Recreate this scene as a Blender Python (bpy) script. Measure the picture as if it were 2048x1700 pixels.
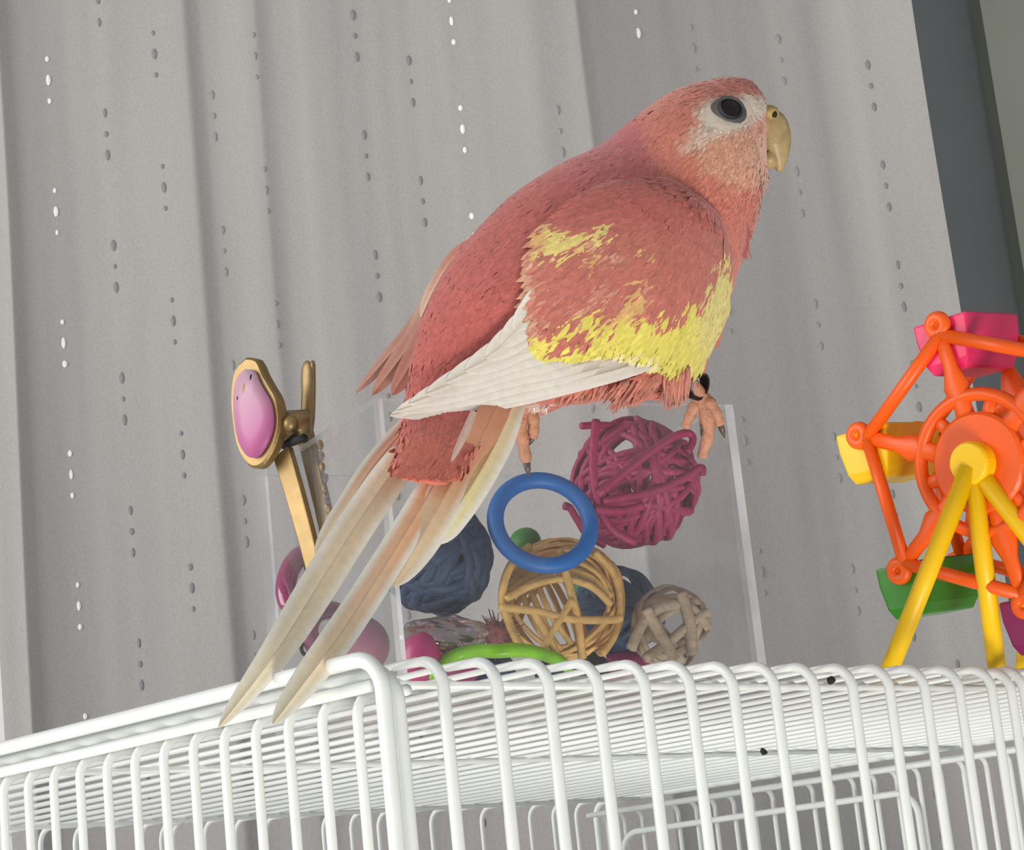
import bpy, bmesh, math, random
from mathutils import Vector, Matrix
from mathutils.bvhtree import BVHTree
from mathutils import noise as mnoise

random.seed(11)
for o in list(bpy.data.objects):
    bpy.data.objects.remove(o, do_unlink=True)
scene = bpy.context.scene
COL = scene.collection
MM = 0.001

# ------------------------------------------------------------------ camera
FPX, PITCH, ROLL = 4363.0, math.radians(13.09), math.radians(6.03)
CF = Vector((0, math.cos(PITCH), math.sin(PITCH)))
_R0 = Vector((1, 0, 0)); _U0 = Vector((0, -math.sin(PITCH), math.cos(PITCH)))
CR = math.cos(ROLL) * _R0 - math.sin(ROLL) * _U0
CU = math.cos(ROLL) * _U0 + math.sin(ROLL) * _R0
cam_data = bpy.data.cameras.new('camera')
cam_data.sensor_fit = 'HORIZONTAL'; cam_data.sensor_width = 36.0
cam_data.lens = FPX / 2048 * 36.0
cam_data.clip_start = 0.01; cam_data.clip_end = 50
cam = bpy.data.objects.new('camera', cam_data); COL.objects.link(cam)
m = Matrix.Identity(4)
for i in range(3):
    m[i][0] = CR[i]; m[i][1] = CU[i]; m[i][2] = -CF[i]
cam.matrix_world = m
scene.camera = cam

# ------------------------------------------------------------------ world, lights, exposure
world = bpy.data.worlds.new('world'); scene.world = world
world.use_nodes = True
bg = world.node_tree.nodes['Background']
bg.inputs[0].default_value = (0.93, 0.96, 1.0, 1); bg.inputs[1].default_value = 0.40
scene.view_settings.view_transform = 'Standard'
scene.view_settings.look = 'None'
scene.view_settings.exposure = 0.12
scene.view_settings.gamma = 1.0
scene.view_settings.use_curve_mapping = False

def area_light(name, loc, target, size, power, color=(1, 1, 1), size_y=None):
    d = bpy.data.lights.new(name, 'AREA'); d.energy = power; d.color = color
    d.shape = 'RECTANGLE'; d.size = size; d.size_y = size_y or size
    o = bpy.data.objects.new(name, d); COL.objects.link(o)
    o.location = loc
    o.rotation_euler = (Vector(target) - Vector(loc)).to_track_quat('-Z', 'Y').to_euler()
    return o
# daylight of the window behind and left of the viewer, and the room lamp low on the right
area_light('window_daylight', (-1.45, 0.0, 0.40), (0.0, 0.65, 0.10), 1.1, 21.0, (1.0, 0.98, 0.95), 1.3)
area_light('room_lamp', (0.22, -0.35, -0.85), (0.02, 0.50, 0.06), 0.40, 11.0, (1.0, 0.95, 0.88))

# ------------------------------------------------------------------ geometry helpers
def ray(px, py):
    return CF + CR * ((px - 1024) / FPX) - CU * ((py - 850) / FPX)
def at(px, py, depth):                      # depth along the view axis, millimetres
    return ray(px, py) * (depth * MM)
def proj(P):
    z = P.dot(CF)
    return 1024 + FPX * P.dot(CR) / z, 850 - FPX * P.dot(CU) / z, z / MM
def on_level(px, py, h):                    # where the sight line meets the level h (mm)
    d = ray(px, py); return d * (h * MM / d.z)
def on_plane(px, py, p0, n):
    d = ray(px, py); return d * (p0.dot(n) / d.dot(n))

def lin(c):
    out = []
    for v in c[:3]:
        v /= 255.0
        out.append(v / 12.92 if v <= 0.04045 else ((v + 0.055) / 1.055) ** 2.4)
    return tuple(out) + (1.0,)

def mesh_obj(name, verts, faces, mat=None, parent=None, smooth=True, cols=None):
    me = bpy.data.meshes.new(name)
    me.from_pydata([tuple(v) for v in verts], [], faces)
    me.update()
    if smooth:
        me.polygons.foreach_set('use_smooth', [True] * len(me.polygons))
    if cols is not None:
        a = me.color_attributes.new('Col', 'FLOAT_COLOR', 'POINT')
        flat = []
        for c in cols: flat.extend((c[0], c[1], c[2], 1.0))
        a.data.foreach_set('color', flat)
    o = bpy.data.objects.new(name, me); COL.objects.link(o)
    if mat: me.materials.append(mat)
    if parent: put_under(o, parent)
    return o
def put_under(o, parent):
    o.parent = parent
    o.matrix_parent_inverse = world_of(parent).inverted()
def world_of(o):
    mat = Matrix.LocRotScale(o.location, o.rotation_euler, o.scale)
    if o.parent: mat = world_of(o.parent) @ o.matrix_parent_inverse @ mat
    return mat
def empty(name, loc):
    o = bpy.data.objects.new(name, None); COL.objects.link(o); o.location = loc
    o.empty_display_size = 0.01
    return o
def tag(o, label=None, cat=None, group=None, kind=None):
    if label: o['label'] = label
    if cat: o['category'] = cat
    if group: o['group'] = group
    if kind: o['kind'] = kind
    return o

def frames(pts, closed=False):
    n = len(pts); T = []
    for i in range(n):
        if closed: t = pts[(i + 1) % n] - pts[i - 1]
        else: t = pts[min(i + 1, n - 1)] - pts[max(i - 1, 0)]
        T.append(t.normalized())
    up = Vector((0, 0, 1)) if abs(T[0].z) < 0.9 else Vector((1, 0, 0))
    N = [(up - T[0] * up.dot(T[0])).normalized()]
    for i in range(1, n):
        v = N[-1] - T[i] * N[-1].dot(T[i])
        N.append(v.normalized())
    return T, N
def tube_data(pts, rad, sides=8, closed=False, cap=True, flat=1.0, normals=None):
    """round (or flattened) rod along pts; rad a number or a list"""
    pts = [Vector(p) for p in pts]; n = len(pts)
    T, N = frames(pts, closed)
    if normals: N = [(v - t * v.dot(t)).normalized() for v, t in zip(normals, T)]
    V, Fc = [], []
    for i in range(n):
        r = rad[i] if isinstance(rad, (list, tuple)) else rad
        B = T[i].cross(N[i])
        for k in range(sides):
            a = 2 * math.pi * k / sides
            V.append(pts[i] + N[i] * (math.cos(a) * r * flat) + B * (math.sin(a) * r))
    for i in range(n if closed else n - 1):
        j = (i + 1) % n
        for k in range(sides):
            q = (k + 1) % sides
            Fc.append((i * sides + k, i * sides + q, j * sides + q, j * sides + k))
    if cap and not closed:
        Fc.append(tuple(range(sides))[::-1]); Fc.append(tuple((n - 1) * sides + k for k in range(sides)))
    return V, Fc
def tube(name, pts, rad, mat, parent=None, sides=8, closed=False, **k):
    V, Fc = tube_data(pts, rad, sides, closed, **k)
    return mesh_obj(name, V, Fc, mat, parent)
def join_data(parts):
    V, Fc = [], []
    for v, f in parts:
        o = len(V); V += list(v); Fc += [tuple(i + o for i in q) for q in f]
    return V, Fc
def catmull(P, n):
    """resample a control list of tuples to n entries"""
    out = []; m_ = len(P) - 1; dim = len(P[0])
    for i in range(n):
        t = i / (n - 1) * m_; k = min(int(t), m_ - 1); u = t - k
        p0, p1, p2, p3 = P[max(k - 1, 0)], P[k], P[k + 1], P[min(k + 2, m_)]
        out.append(tuple(0.5 * (2 * p1[d] + (p2[d] - p0[d]) * u + (2 * p0[d] - 5 * p1[d] + 4 * p2[d] - p3[d]) * u * u
                   + (3 * p1[d] - p0[d] - 3 * p2[d] + p3[d]) * u ** 3) for d in range(dim)))
    return out
def sphere_data(c, r, nu=16, nv=10, axes=None):
    ax = axes or (Vector((1, 0, 0)), Vector((0, 1, 0)), Vector((0, 0, 1)))
    rr = r if isinstance(r, (tuple, list)) else (r, r, r)
    V = []; Fc = []
    for j in range(nv + 1):
        ph = math.pi * j / nv
        for i in range(nu):
            th = 2 * math.pi * i / nu
            V.append(c + ax[0] * (rr[0] * math.sin(ph) * math.cos(th)) + ax[1] * (rr[1] * math.sin(ph) * math.sin(th)) + ax[2] * (rr[2] * math.cos(ph)))
    for j in range(nv):
        for i in range(nu):
            k = (i + 1) % nu
            Fc.append((j * nu + i, (j + 1) * nu + i, (j + 1) * nu + k, j * nu + k))
    return V, Fc
def prism_data(poly, n_dir, thick, bevel=0.0):
    """solid slab: outline (list of Vector) pushed both ways along n_dir"""
    c = sum(poly, Vector()) / len(poly); k = len(poly)
    rings = []
    if bevel:
        rings = [(1 - bevel, -0.5), (1.0, -0.3), (1.0, 0.3), (1 - bevel, 0.5)]
    else:
        rings = [(1.0, -0.5), (1.0, 0.5)]
    V = []; Fc = []
    for s, h in rings:
        for p in poly: V.append(c + (p - c) * s + n_dir * (h * thick))
    for j in range(len(rings) - 1):
        for i in range(k):
            q = (i + 1) % k
            Fc.append((j * k + i, j * k + q, (j + 1) * k + q, (j + 1) * k + i))
    Fc.append(tuple(range(k))[::-1]); Fc.append(tuple((len(rings) - 1) * k + i for i in range(k)))
    return V, Fc
def box_data(c, ax, half):
    V = []
    for sx in (-1, 1):
        for sy in (-1, 1):
            for sz in (-1, 1):
                V.append(c + ax[0] * (sx * half[0]) + ax[1] * (sy * half[1]) + ax[2] * (sz * half[2]))
    return V, [(0, 1, 3, 2), (4, 6, 7, 5), (0, 4, 5, 1), (2, 3, 7, 6), (0, 2, 6, 4), (1, 5, 7, 3)]
def fix_normals(o):
    bm = bmesh.new(); bm.from_mesh(o.data); bmesh.ops.recalc_face_normals(bm, faces=bm.faces); bm.to_mesh(o.data); bm.free()
def bevel_obj(o, w, seg=2):
    bm = bmesh.new(); bm.from_mesh(o.data)
    bmesh.ops.recalc_face_normals(bm, faces=bm.faces)
    es = [e for e in bm.edges if len(e.link_faces) == 2 and e.calc_face_angle() > 0.5]
    bmesh.ops.bevel(bm, geom=es, offset=w, segments=seg, profile=0.6, affect='EDGES')
    bm.to_mesh(o.data); bm.free()

# ------------------------------------------------------------------ materials
def mat(name, rgb, rough=0.5, metal=0.0, spec=0.5, var=0.06, scale=400.0, bump=0.0, bscale=900.0, coat=0.0, sss=0.0, trans=0.0, stretch=None):
    mt = bpy.data.materials.new(name); mt.use_nodes = True
    nt = mt.node_tree; b = nt.nodes['Principled BSDF']
    c = lin(rgb)
    tc = nt.nodes.new('ShaderNodeTexCoord')
    mp = nt.nodes.new('ShaderNodeMapping'); nt.links.new(tc.outputs['Object'], mp.inputs[0])
    if stretch: mp.inputs['Scale'].default_value = stretch
    nz = nt.nodes.new('ShaderNodeTexNoise'); nz.inputs['Scale'].default_value = scale; nz.inputs['Detail'].default_value = 4
    nt.links.new(mp.outputs[0], nz.inputs['Vector'])
    rp = nt.nodes.new('ShaderNodeValToRGB')
    rp.color_ramp.elements[0].position = 0.3; rp.color_ramp.elements[1].position = 0.7
    rp.color_ramp.elements[0].color = tuple(v * (1 - var) for v in c[:3]) + (1,)
    rp.color_ramp.elements[1].color = tuple(min(1, v * (1 + var)) for v in c[:3]) + (1,)
    nt.links.new(nz.outputs['Fac'], rp.inputs[0]); nt.links.new(rp.outputs[0], b.inputs['Base Color'])
    b.inputs['Roughness'].default_value = rough; b.inputs['Metallic'].default_value = metal
    b.inputs['Specular IOR Level'].default_value = spec
    b.inputs['Coat Weight'].default_value = coat
    b.inputs['Transmission Weight'].default_value = trans
    if sss:
        b.inputs['Subsurface Weight'].default_value = sss
        b.inputs['Subsurface Radius'].default_value = (0.003, 0.0015, 0.001); b.inputs['Subsurface Scale'].default_value = 1.0
    if bump:
        n2 = nt.nodes.new('ShaderNodeTexNoise'); n2.inputs['Scale'].default_value = bscale; n2.inputs['Detail'].default_value = 3
        nt.links.new(mp.outputs[0], n2.inputs['Vector'])
        bp = nt.nodes.new('ShaderNodeBump'); bp.inputs['Strength'].default_value = bump; bp.inputs['Distance'].default_value = 0.0006
        nt.links.new(n2.outputs['Fac'], bp.inputs['Height']); nt.links.new(bp.outputs[0], b.inputs['Normal'])
    return mt
def mat_attr(name, rough=0.75, var=0.10, scale=700.0, bump=0.3, sheen=0.3, translucent=0.0):
    mt = bpy.data.materials.new(name); mt.use_nodes = True
    nt = mt.node_tree; b = nt.nodes['Principled BSDF']
    at_ = nt.nodes.new('ShaderNodeAttribute'); at_.attribute_name = 'Col'
    tc = nt.nodes.new('ShaderNodeTexCoord')
    nz = nt.nodes.new('ShaderNodeTexNoise'); nz.inputs['Scale'].default_value = scale; nz.inputs['Detail'].default_value = 5
    nt.links.new(tc.outputs['Object'], nz.inputs['Vector'])
    mr = nt.nodes.new('ShaderNodeMapRange'); mr.inputs[1].default_value = 0.3; mr.inputs[2].default_value = 0.7
    mr.inputs[3].default_value = 1 - var; mr.inputs[4].default_value = 1 + var
    nt.links.new(nz.outputs['Fac'], mr.inputs[0])
    mx = nt.nodes.new('ShaderNodeVectorMath'); mx.operation = 'SCALE'
    nt.links.new(at_.outputs['Color'], mx.inputs[0]); nt.links.new(mr.outputs[0], mx.inputs['Scale'])
    nt.links.new(mx.outputs[0], b.inputs['Base Color'])
    b.inputs['Roughness'].default_value = rough; b.inputs['Specular IOR Level'].default_value = 0.2
    b.inputs['Sheen Weight'].default_value = sheen; b.inputs['Sheen Roughness'].default_value = 0.5
    bp = nt.nodes.new('ShaderNodeBump'); bp.inputs['Strength'].default_value = bump; bp.inputs['Distance'].default_value = 0.0004
    nt.links.new(nz.outputs['Fac'], bp.inputs['Height']); nt.links.new(bp.outputs[0], b.inputs['Normal'])
    if translucent:
        out = nt.nodes['Material Output']
        tl = nt.nodes.new('ShaderNodeBsdfTranslucent'); nt.links.new(mx.outputs[0], tl.inputs[0])
        ms = nt.nodes.new('ShaderNodeMixShader'); ms.inputs[0].default_value = translucent
        nt.links.new(b.outputs[0], ms.inputs[1]); nt.links.new(tl.outputs[0], ms.inputs[2]); nt.links.new(ms.outputs[0], out.inputs[0])
    return mt
def mat_clear(name, tint=(1, 1, 1), haze=0.05, haze_rgb=(230, 232, 235), gloss=0.5, rough=0.08, base=0.02):
    mt = bpy.data.materials.new(name); mt.use_nodes = True
    nt = mt.node_tree; nt.nodes.remove(nt.nodes['Principled BSDF']); out = nt.nodes['Material Output']
    tr = nt.nodes.new('ShaderNodeBsdfTransparent'); tr.inputs[0].default_value = tuple(tint) + (1,)
    df = nt.nodes.new('ShaderNodeBsdfDiffuse'); df.inputs[0].default_value = lin(haze_rgb)
    gl = nt.nodes.new('ShaderNodeBsdfGlossy'); gl.inputs['Roughness'].default_value = rough
    fr0 = nt.nodes.new('ShaderNodeLayerWeight'); fr0.inputs[0].default_value = 0.5
    fr = nt.nodes.new('ShaderNodeMath'); fr.operation = 'POWER'; fr.inputs[1].default_value = 4.0
    nt.links.new(fr0.outputs['Facing'], fr.inputs[0])
    tc = nt.nodes.new('ShaderNodeTexCoord')
    nz = nt.nodes.new('ShaderNodeTexNoise'); nz.inputs['Scale'].default_value = 60; nz.inputs['Detail'].default_value = 6
    nt.links.new(tc.outputs['Object'], nz.inputs['Vector'])
    mr = nt.nodes.new('ShaderNodeMapRange'); mr.inputs[1].default_value = 0.3; mr.inputs[2].default_value = 0.75
    mr.inputs[3].default_value = haze * 0.6; mr.inputs[4].default_value = haze * 1.5
    nt.links.new(nz.outputs['Fac'], mr.inputs[0])
    m1 = nt.nodes.new('ShaderNodeMixShader'); nt.links.new(mr.outputs[0], m1.inputs[0])
    nt.links.new(tr.outputs[0], m1.inputs[1]); nt.links.new(df.outputs[0], m1.inputs[2])
    sc = nt.nodes.new('ShaderNodeMath'); sc.operation = 'MULTIPLY_ADD'; sc.inputs[1].default_value = gloss; sc.inputs[2].default_value = base; sc.use_clamp = True
    nt.links.new(fr.outputs[0], sc.inputs[0])
    m2 = nt.nodes.new('ShaderNodeMixShader'); nt.links.new(sc.outputs[0], m2.inputs[0])
    nt.links.new(m1.outputs[0], m2.inputs[1]); nt.links.new(gl.outputs[0], m2.inputs[2])
    nt.links.new(m2.outputs[0], out.inputs[0])
    return mt

M_WIRE = mat('white_powder_coat', (232, 235, 231), rough=0.32, var=0.03, scale=120, bump=0.05)
M_WALL = mat('grey_wall_paint', (118, 123, 125), rough=0.9, var=0.05, scale=12, bump=0.1, bscale=200)
M_TRIM = mat('olive_grey_paint', (150, 152, 140), rough=0.8, var=0.05, scale=14)
M_WTRIM = mat('white_paint', (236, 232, 230), rough=0.6, var=0.03, scale=20)
M_DOT = mat('dark_eyelet_grey', (142, 142, 142), rough=0.95, var=0.12, scale=900)  # grey painted in for the dark seen through the curtain's eyelet holes
M_DOTP = mat('shaded_eyelet_grey', (158, 157, 156), rough=0.95, var=0.10, scale=900)  # paler copy: the faint columns' look in shade is put into the colour
M_DOTW = mat('daylit_eyelet_white', (250, 250, 248), rough=0.7, var=0.03, scale=900)  # white painted in for daylight coming through the eyelet holes
M_ORANGE = mat('orange_plastic', (247, 96, 6), rough=0.42, var=0.05, scale=80, sss=0.15)
M_YELLOW = mat('yellow_plastic', (255, 202, 4), rough=0.4, var=0.04, scale=80, sss=0.15)
M_PINKP = mat('pink_plastic', (232, 44, 100), rough=0.4, var=0.05, scale=80, sss=0.1)
M_GREENP = mat('green_plastic', (52, 134, 22), rough=0.3, var=0.06, scale=80)
M_PURPLE = mat('plum_plastic', (134, 26, 86), rough=0.35, var=0.06, scale=80)
M_BLUERING = mat('blue_plastic', (20, 98, 172), rough=0.5, var=0.10, scale=160)
M_MAGENTA = mat('magenta_dyed_rattan', (152, 34, 84), rough=0.55, var=0.18, scale=500, bump=0.35)
M_TAN = mat('natural_rattan', (214, 172, 100), rough=0.6, var=0.18, scale=420, bump=0.4)
M_GREYR = mat('weathered_rattan', (170, 152, 128), rough=0.8, var=0.2, scale=500, bump=0.45)
M_NAVY = mat('navy_dyed_rattan', (34, 56, 84), rough=0.6, var=0.2, scale=500, bump=0.35)
M_GREENR = mat('green_dyed_rattan', (42, 118, 40), rough=0.6, var=0.15, scale=500, bump=0.3)
M_GOLD = mat('brushed_gold', (160, 134, 90), rough=0.46, metal=0.7, var=0.10, scale=300)
M_GOLDD = mat('tarnished_gold', (158, 134, 94), rough=0.42, metal=0.75, var=0.12, scale=300)
M_LIME = mat('lime_plastic', (126, 190, 30), rough=0.35, var=0.12, scale=300)
M_HOTPINK = mat('hot_pink_plastic', (168, 48, 104), rough=0.35, var=0.06)
M_ROSEGLOSS = mat('rose_gloss_plastic', (142, 62, 96), rough=0.15, var=0.12, scale=200, coat=0.6)
M_PALEPINK = mat('pale_pink_plastic', (160, 96, 122), rough=0.5, var=0.06)
M_FUZZ = mat('dusty_red_fibre', (138, 84, 82), rough=0.95, var=0.2, scale=700, bump=0.5)
M_BLACK = mat('black_enamel', (18, 16, 18), rough=0.3, var=0.0)
M_DARKHOLE = mat('dark_rubber', (30, 28, 26), rough=0.8, var=0.1)
M_BEADGREEN = mat('leaf_green_bead', (62, 132, 36), rough=0.5, var=0.08)
M_SEED = mat('dark_dropping', (34, 36, 30), rough=0.8, var=0.3, scale=1500)
M_CLEAR = mat_clear('clear_acrylic', haze=0.022, gloss=0.6)
M_EDGE = mat_clear('acrylic_cut_edge', haze=0.50, gloss=1.0, rough=0.2)
M_CELLO = mat_clear('clear_cellophane', tint=(0.66, 0.56, 0.54), haze=0.06, haze_rgb=(190, 170, 150), gloss=1.5, rough=0.05, base=0.30)
M_EYE = mat('glossy_dark_eye', (22, 15, 18), rough=0.12, var=0.0, spec=0.35)
M_SKIN = mat('grey_eye_skin', (78, 78, 77), rough=0.7, var=0.15, scale=2500, bump=0.4, bscale=3500)
M_BEAK = mat('tan_horn', (170, 146, 100), rough=0.4, var=0.16, scale=420, bump=0.2)
M_CERE = mat('pale_cere', (178, 152, 92), rough=0.6, var=0.15, scale=900, bump=0.3)
M_TOE = mat('pink_tan_skin', (196, 142, 112), rough=0.55, var=0.14, scale=1400, bump=0.5, bscale=2600, sss=0.1)
M_CLAW = mat('dark_claw', (92, 82, 76), rough=0.35, var=0.15)
M_BAND = mat('black_anodised_band', (46, 48, 52), rough=0.3, metal=0.6, var=0.25, scale=300)
M_PLUME = mat_attr('plumage', rough=0.8, var=0.07, scale=900, bump=0.25)
M_FEATHER = mat_attr('flight_feather', rough=0.6, var=0.05, scale=600, bump=0.15, sheen=0.15, translucent=0.15)

# enamel that runs from pale to deep pink along the pin
def enamel():
    mt = bpy.data.materials.new('pink_enamel'); mt.use_nodes = True
    nt = mt.node_tree; b = nt.nodes['Principled BSDF']
    a = nt.nodes.new('ShaderNodeAttribute'); a.attribute_name = 'Col'
    nt.links.new(a.outputs['Color'], b.inputs['Base Color'])
    b.inputs['Roughness'].default_value = 0.5; b.inputs['Coat Weight'].default_value = 0.08
    return mt
M_ENAMEL = enamel()

def curtain_mat():
    mt = bpy.data.materials.new('sheer_curtain_cloth'); mt.use_nodes = True
    nt = mt.node_tree; b = nt.nodes['Principled BSDF']; out = nt.nodes['Material Output']
    tc = nt.nodes.new('ShaderNodeTexCoord')
    mp = nt.nodes.new('ShaderNodeMapping'); mp.inputs['Scale'].default_value = (60, 60, 6)
    nt.links.new(tc.outputs['Object'], mp.inputs[0])
    nz = nt.nodes.new('ShaderNodeTexNoise'); nz.inputs['Scale'].default_value = 1.0; nz.inputs['Detail'].default_value = 4
    nt.links.new(mp.outputs[0], nz.inputs['Vector'])
    n2 = nt.nodes.new('ShaderNodeTexNoise'); n2.inputs['Scale'].default_value = 900; n2.inputs['Detail'].default_value = 3
    nt.links.new(tc.outputs['Object'], n2.inputs['Vector'])
    ad = nt.nodes.new('ShaderNodeMix'); ad.data_type = 'FLOAT'; ad.inputs[0].default_value = 0.5
    nt.links.new(nz.outputs['Fac'], ad.inputs[2]); nt.links.new(n2.outputs['Fac'], ad.inputs[3])
    rp = nt.nodes.new('ShaderNodeValToRGB')
    rp.color_ramp.elements[0].position = 0.3; rp.color_ramp.elements[0].color = lin((186, 182, 179))
    rp.color_ramp.elements[1].position = 0.7; rp.color_ramp.elements[1].color = lin((202, 197, 193))
    nt.links.new(ad.outputs[0], rp.inputs[0]); nt.links.new(rp.outputs[0], b.inputs['Base Color'])
    b.inputs['Roughness'].default_value = 0.9; b.inputs['Specular IOR Level'].default_value = 0.1
    wv = nt.nodes.new('ShaderNodeBump'); wv.inputs['Strength'].default_value = 0.25; wv.inputs['Distance'].default_value = 0.0005
    nt.links.new(n2.outputs['Fac'], wv.inputs['Height']); nt.links.new(wv.outputs[0], b.inputs['Normal'])
    tl = nt.nodes.new('ShaderNodeBsdfTranslucent'); nt.links.new(rp.outputs[0], tl.inputs[0])
    ms = nt.nodes.new('ShaderNodeMixShader'); ms.inputs[0].default_value = 0.22
    nt.links.new(b.outputs[0], ms.inputs[1]); nt.links.new(tl.outputs[0], ms.inputs[2]); nt.links.new(ms.outputs[0], out.inputs[0])
    return mt
M_CURTAIN = curtain_mat()

# ------------------------------------------------------------------ the setting: wall, trim
def slab(name, x0, x1, y0, y1, z0, z1, mt):
    c = Vector(((x0 + x1) / 2, (y0 + y1) / 2, (z0 + z1) / 2))
    V, Fc = box_data(c, (Vector((1, 0, 0)), Vector((0, 1, 0)), Vector((0, 0, 1))), ((x1 - x0) / 2, (y1 - y0) / 2, (z1 - z0) / 2))
    o = mesh_obj(name, V, Fc, mt, smooth=False); fix_normals(o); tag(o, kind='structure'); return o
YW = 1.06
slab('wall_back', -1.4, 1.4, YW, YW + 0.05, -0.9, 1.4, M_WALL)
xt = at(2022, 300, 1077).x
slab('trim_1', xt, xt + 0.09, YW - 0.022, YW + 0.002, -0.9, 1.4, M_TRIM)
o = slab('trim_2', -0.32, at(8, 1340, 885).x, 0.884, 0.892, -0.9, at(4, 1205, 877).z, M_WTRIM)

# ------------------------------------------------------------------ curtain
YC = 0.905
SL = [(-400, -0.30), (38, -0.42), (40, 1.9), (52, 1.7), (56, 0.50), (120, 0.28), (170, 0.02), (330, -0.12), (410, -0.26), (424, 0.9), (440, 0.55), (450, 0.06),
      (556, -0.02), (566, 0.60), (584, 0.30), (600, 0.02), (760, 0.10), (900, 0.0), (1236, -0.10), (1244, 1.25), (1258, 1.0), (1266, 0.62), (1450, 0.58), (1660, 0.50), (1760, 0.20), (1820, 0.0), (1990, -0.05)]
def slope(px):
    if px <= SL[0][0]: return SL[0][1]
    for (a, b), (c, d) in zip(SL, SL[1:]):
        if a <= px <= c:
            t = (px - a) / max(c - a, 1e-6); return b + (d - b) * t
    return SL[-1][1]
pxs = [-400 + 4 * i for i in range(int((1962 + 400) / 4) + 1)]
prof = []; acc = 0.0
for q in pxs:
    acc += 0.75 * slope(q) * (4 / FPX * 0.905)
    acc -= acc * 0.002
    prof.append(acc + 0.0005 * math.sin(q / 47.0 + math.sin(q / 91.0) * 2.5) + 0.00005 * math.sin(q / 9.3 + 3 * math.sin(q / 130.0)))
# px here names the column as it reads at the picture's middle height
def cx(px): return at(px, 650, 930).x
NZ = 46; Z0, Z1 = -0.55, 0.75
V = []; Fc = []
for j in range(NZ + 1):
    z = Z0 + (Z1 - Z0) * j / NZ
    for q, d in zip(pxs, prof):
        x = cx(q)
        soft = 0.004 * mnoise.noise(Vector((x * 15, z * 1.8, 2.0))) + 0.0003 * mnoise.noise(Vector((x * 60, z * 3, 7.0)))
        sway = 0.003 * mnoise.noise(Vector((x * 8, z * 4.2, 11.0)))
        V.append(Vector((x + sway, YC + d + soft, z)))
nx = len(pxs)
for j in range(NZ):
    for i in range(nx - 1):
        Fc.append((j * nx + i, j * nx + i + 1, (j + 1) * nx + i + 1, (j + 1) * nx + i))
curtain = mesh_obj('curtain', V, Fc, M_CURTAIN)
tag(curtain, 'sheer grey-white curtain with vertical pleats and rows of eyelet dots', 'curtain')
cur_bvh = BVHTree.FromPolygons(V, Fc)
dot_small = sphere_data(Vector(), (0.00108, 0.0003, 0.0014), 8, 6)  # solid dots standing in for eyelet holes, light and dark given by colour
dot_long = sphere_data(Vector(), (0.00118, 0.0003, 0.0024), 8, 6)
dmesh = {}
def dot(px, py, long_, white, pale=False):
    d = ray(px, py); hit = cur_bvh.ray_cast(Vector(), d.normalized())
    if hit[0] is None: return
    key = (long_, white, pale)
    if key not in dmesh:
        ob = mesh_obj('eyelet_dot', *(dot_long if long_ else dot_small), M_DOTW if white else (M_DOTP if pale else M_DOT), curtain); dmesh[key] = ob.data
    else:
        ob = bpy.data.objects.new('eyelet_dot', dmesh[key]); COL.objects.link(ob); put_under(ob, curtain)
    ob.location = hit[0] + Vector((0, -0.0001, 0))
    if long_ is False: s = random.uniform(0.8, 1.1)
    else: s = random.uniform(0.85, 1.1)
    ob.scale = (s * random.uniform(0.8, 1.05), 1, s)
# column: x at mid height, first group y, pitch, white?, middle dot long?
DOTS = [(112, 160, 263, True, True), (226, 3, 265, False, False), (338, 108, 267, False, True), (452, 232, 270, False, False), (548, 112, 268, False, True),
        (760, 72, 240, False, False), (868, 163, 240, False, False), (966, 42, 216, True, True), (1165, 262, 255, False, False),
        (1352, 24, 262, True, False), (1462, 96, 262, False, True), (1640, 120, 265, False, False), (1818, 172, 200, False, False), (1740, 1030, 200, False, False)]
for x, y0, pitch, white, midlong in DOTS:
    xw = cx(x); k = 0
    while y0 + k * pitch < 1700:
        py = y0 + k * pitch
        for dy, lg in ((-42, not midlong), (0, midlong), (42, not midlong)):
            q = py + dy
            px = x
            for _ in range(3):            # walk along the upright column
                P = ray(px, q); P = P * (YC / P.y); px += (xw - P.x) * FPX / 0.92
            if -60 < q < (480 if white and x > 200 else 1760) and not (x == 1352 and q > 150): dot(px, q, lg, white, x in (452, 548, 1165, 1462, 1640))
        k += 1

# ------------------------------------------------------------------ cage
H = 46.0
CC = on_level(760, 1312, H)
CA = Vector((-0.71109, 0.70310, 0)); CB = Vector((0.70310, 0.71109, 0)); ZZ = Vector((0, 0, 1))
def cg(a, b, z): return Vector((CC.x, CC.y, 0)) + (CA * a + CB * b + ZZ * z) * MM
LA, LB, ZB = 321.0, 384.0, -190.0
cage = empty('bird_cage', cg(LA / 2, LB / 2, ZB - 22))
tag(cage, 'white wire bird cage with close bars rounded over into its roof', 'cage')
def curl(b, r, a0, dirn, rc, z, reach):
    P = [cg(a0, b, ZB), cg(a0, b, -60), cg(a0, b, z - rc - 14)]
    for k in range(0, 9):
        t = k / 8 * math.pi / 2; P.append(cg(a0 + dirn * (rc - rc * math.cos(t)), b, z - rc + rc * math.sin(t)))
    return P + [cg(a0 + dirn * reach, b, z)]
def arch(b, r, rc=5.2, z=H, sides=10, name='bar'):
    """one rod: up the near side, over the roof, down the far side"""
    P = curl(b, r, 0, 1, rc, z, 60) + curl(b, r, LA, -1, rc, z, 60)[::-1]
    return tube(name, P, r * MM, M_WIRE, cage, sides)
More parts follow.
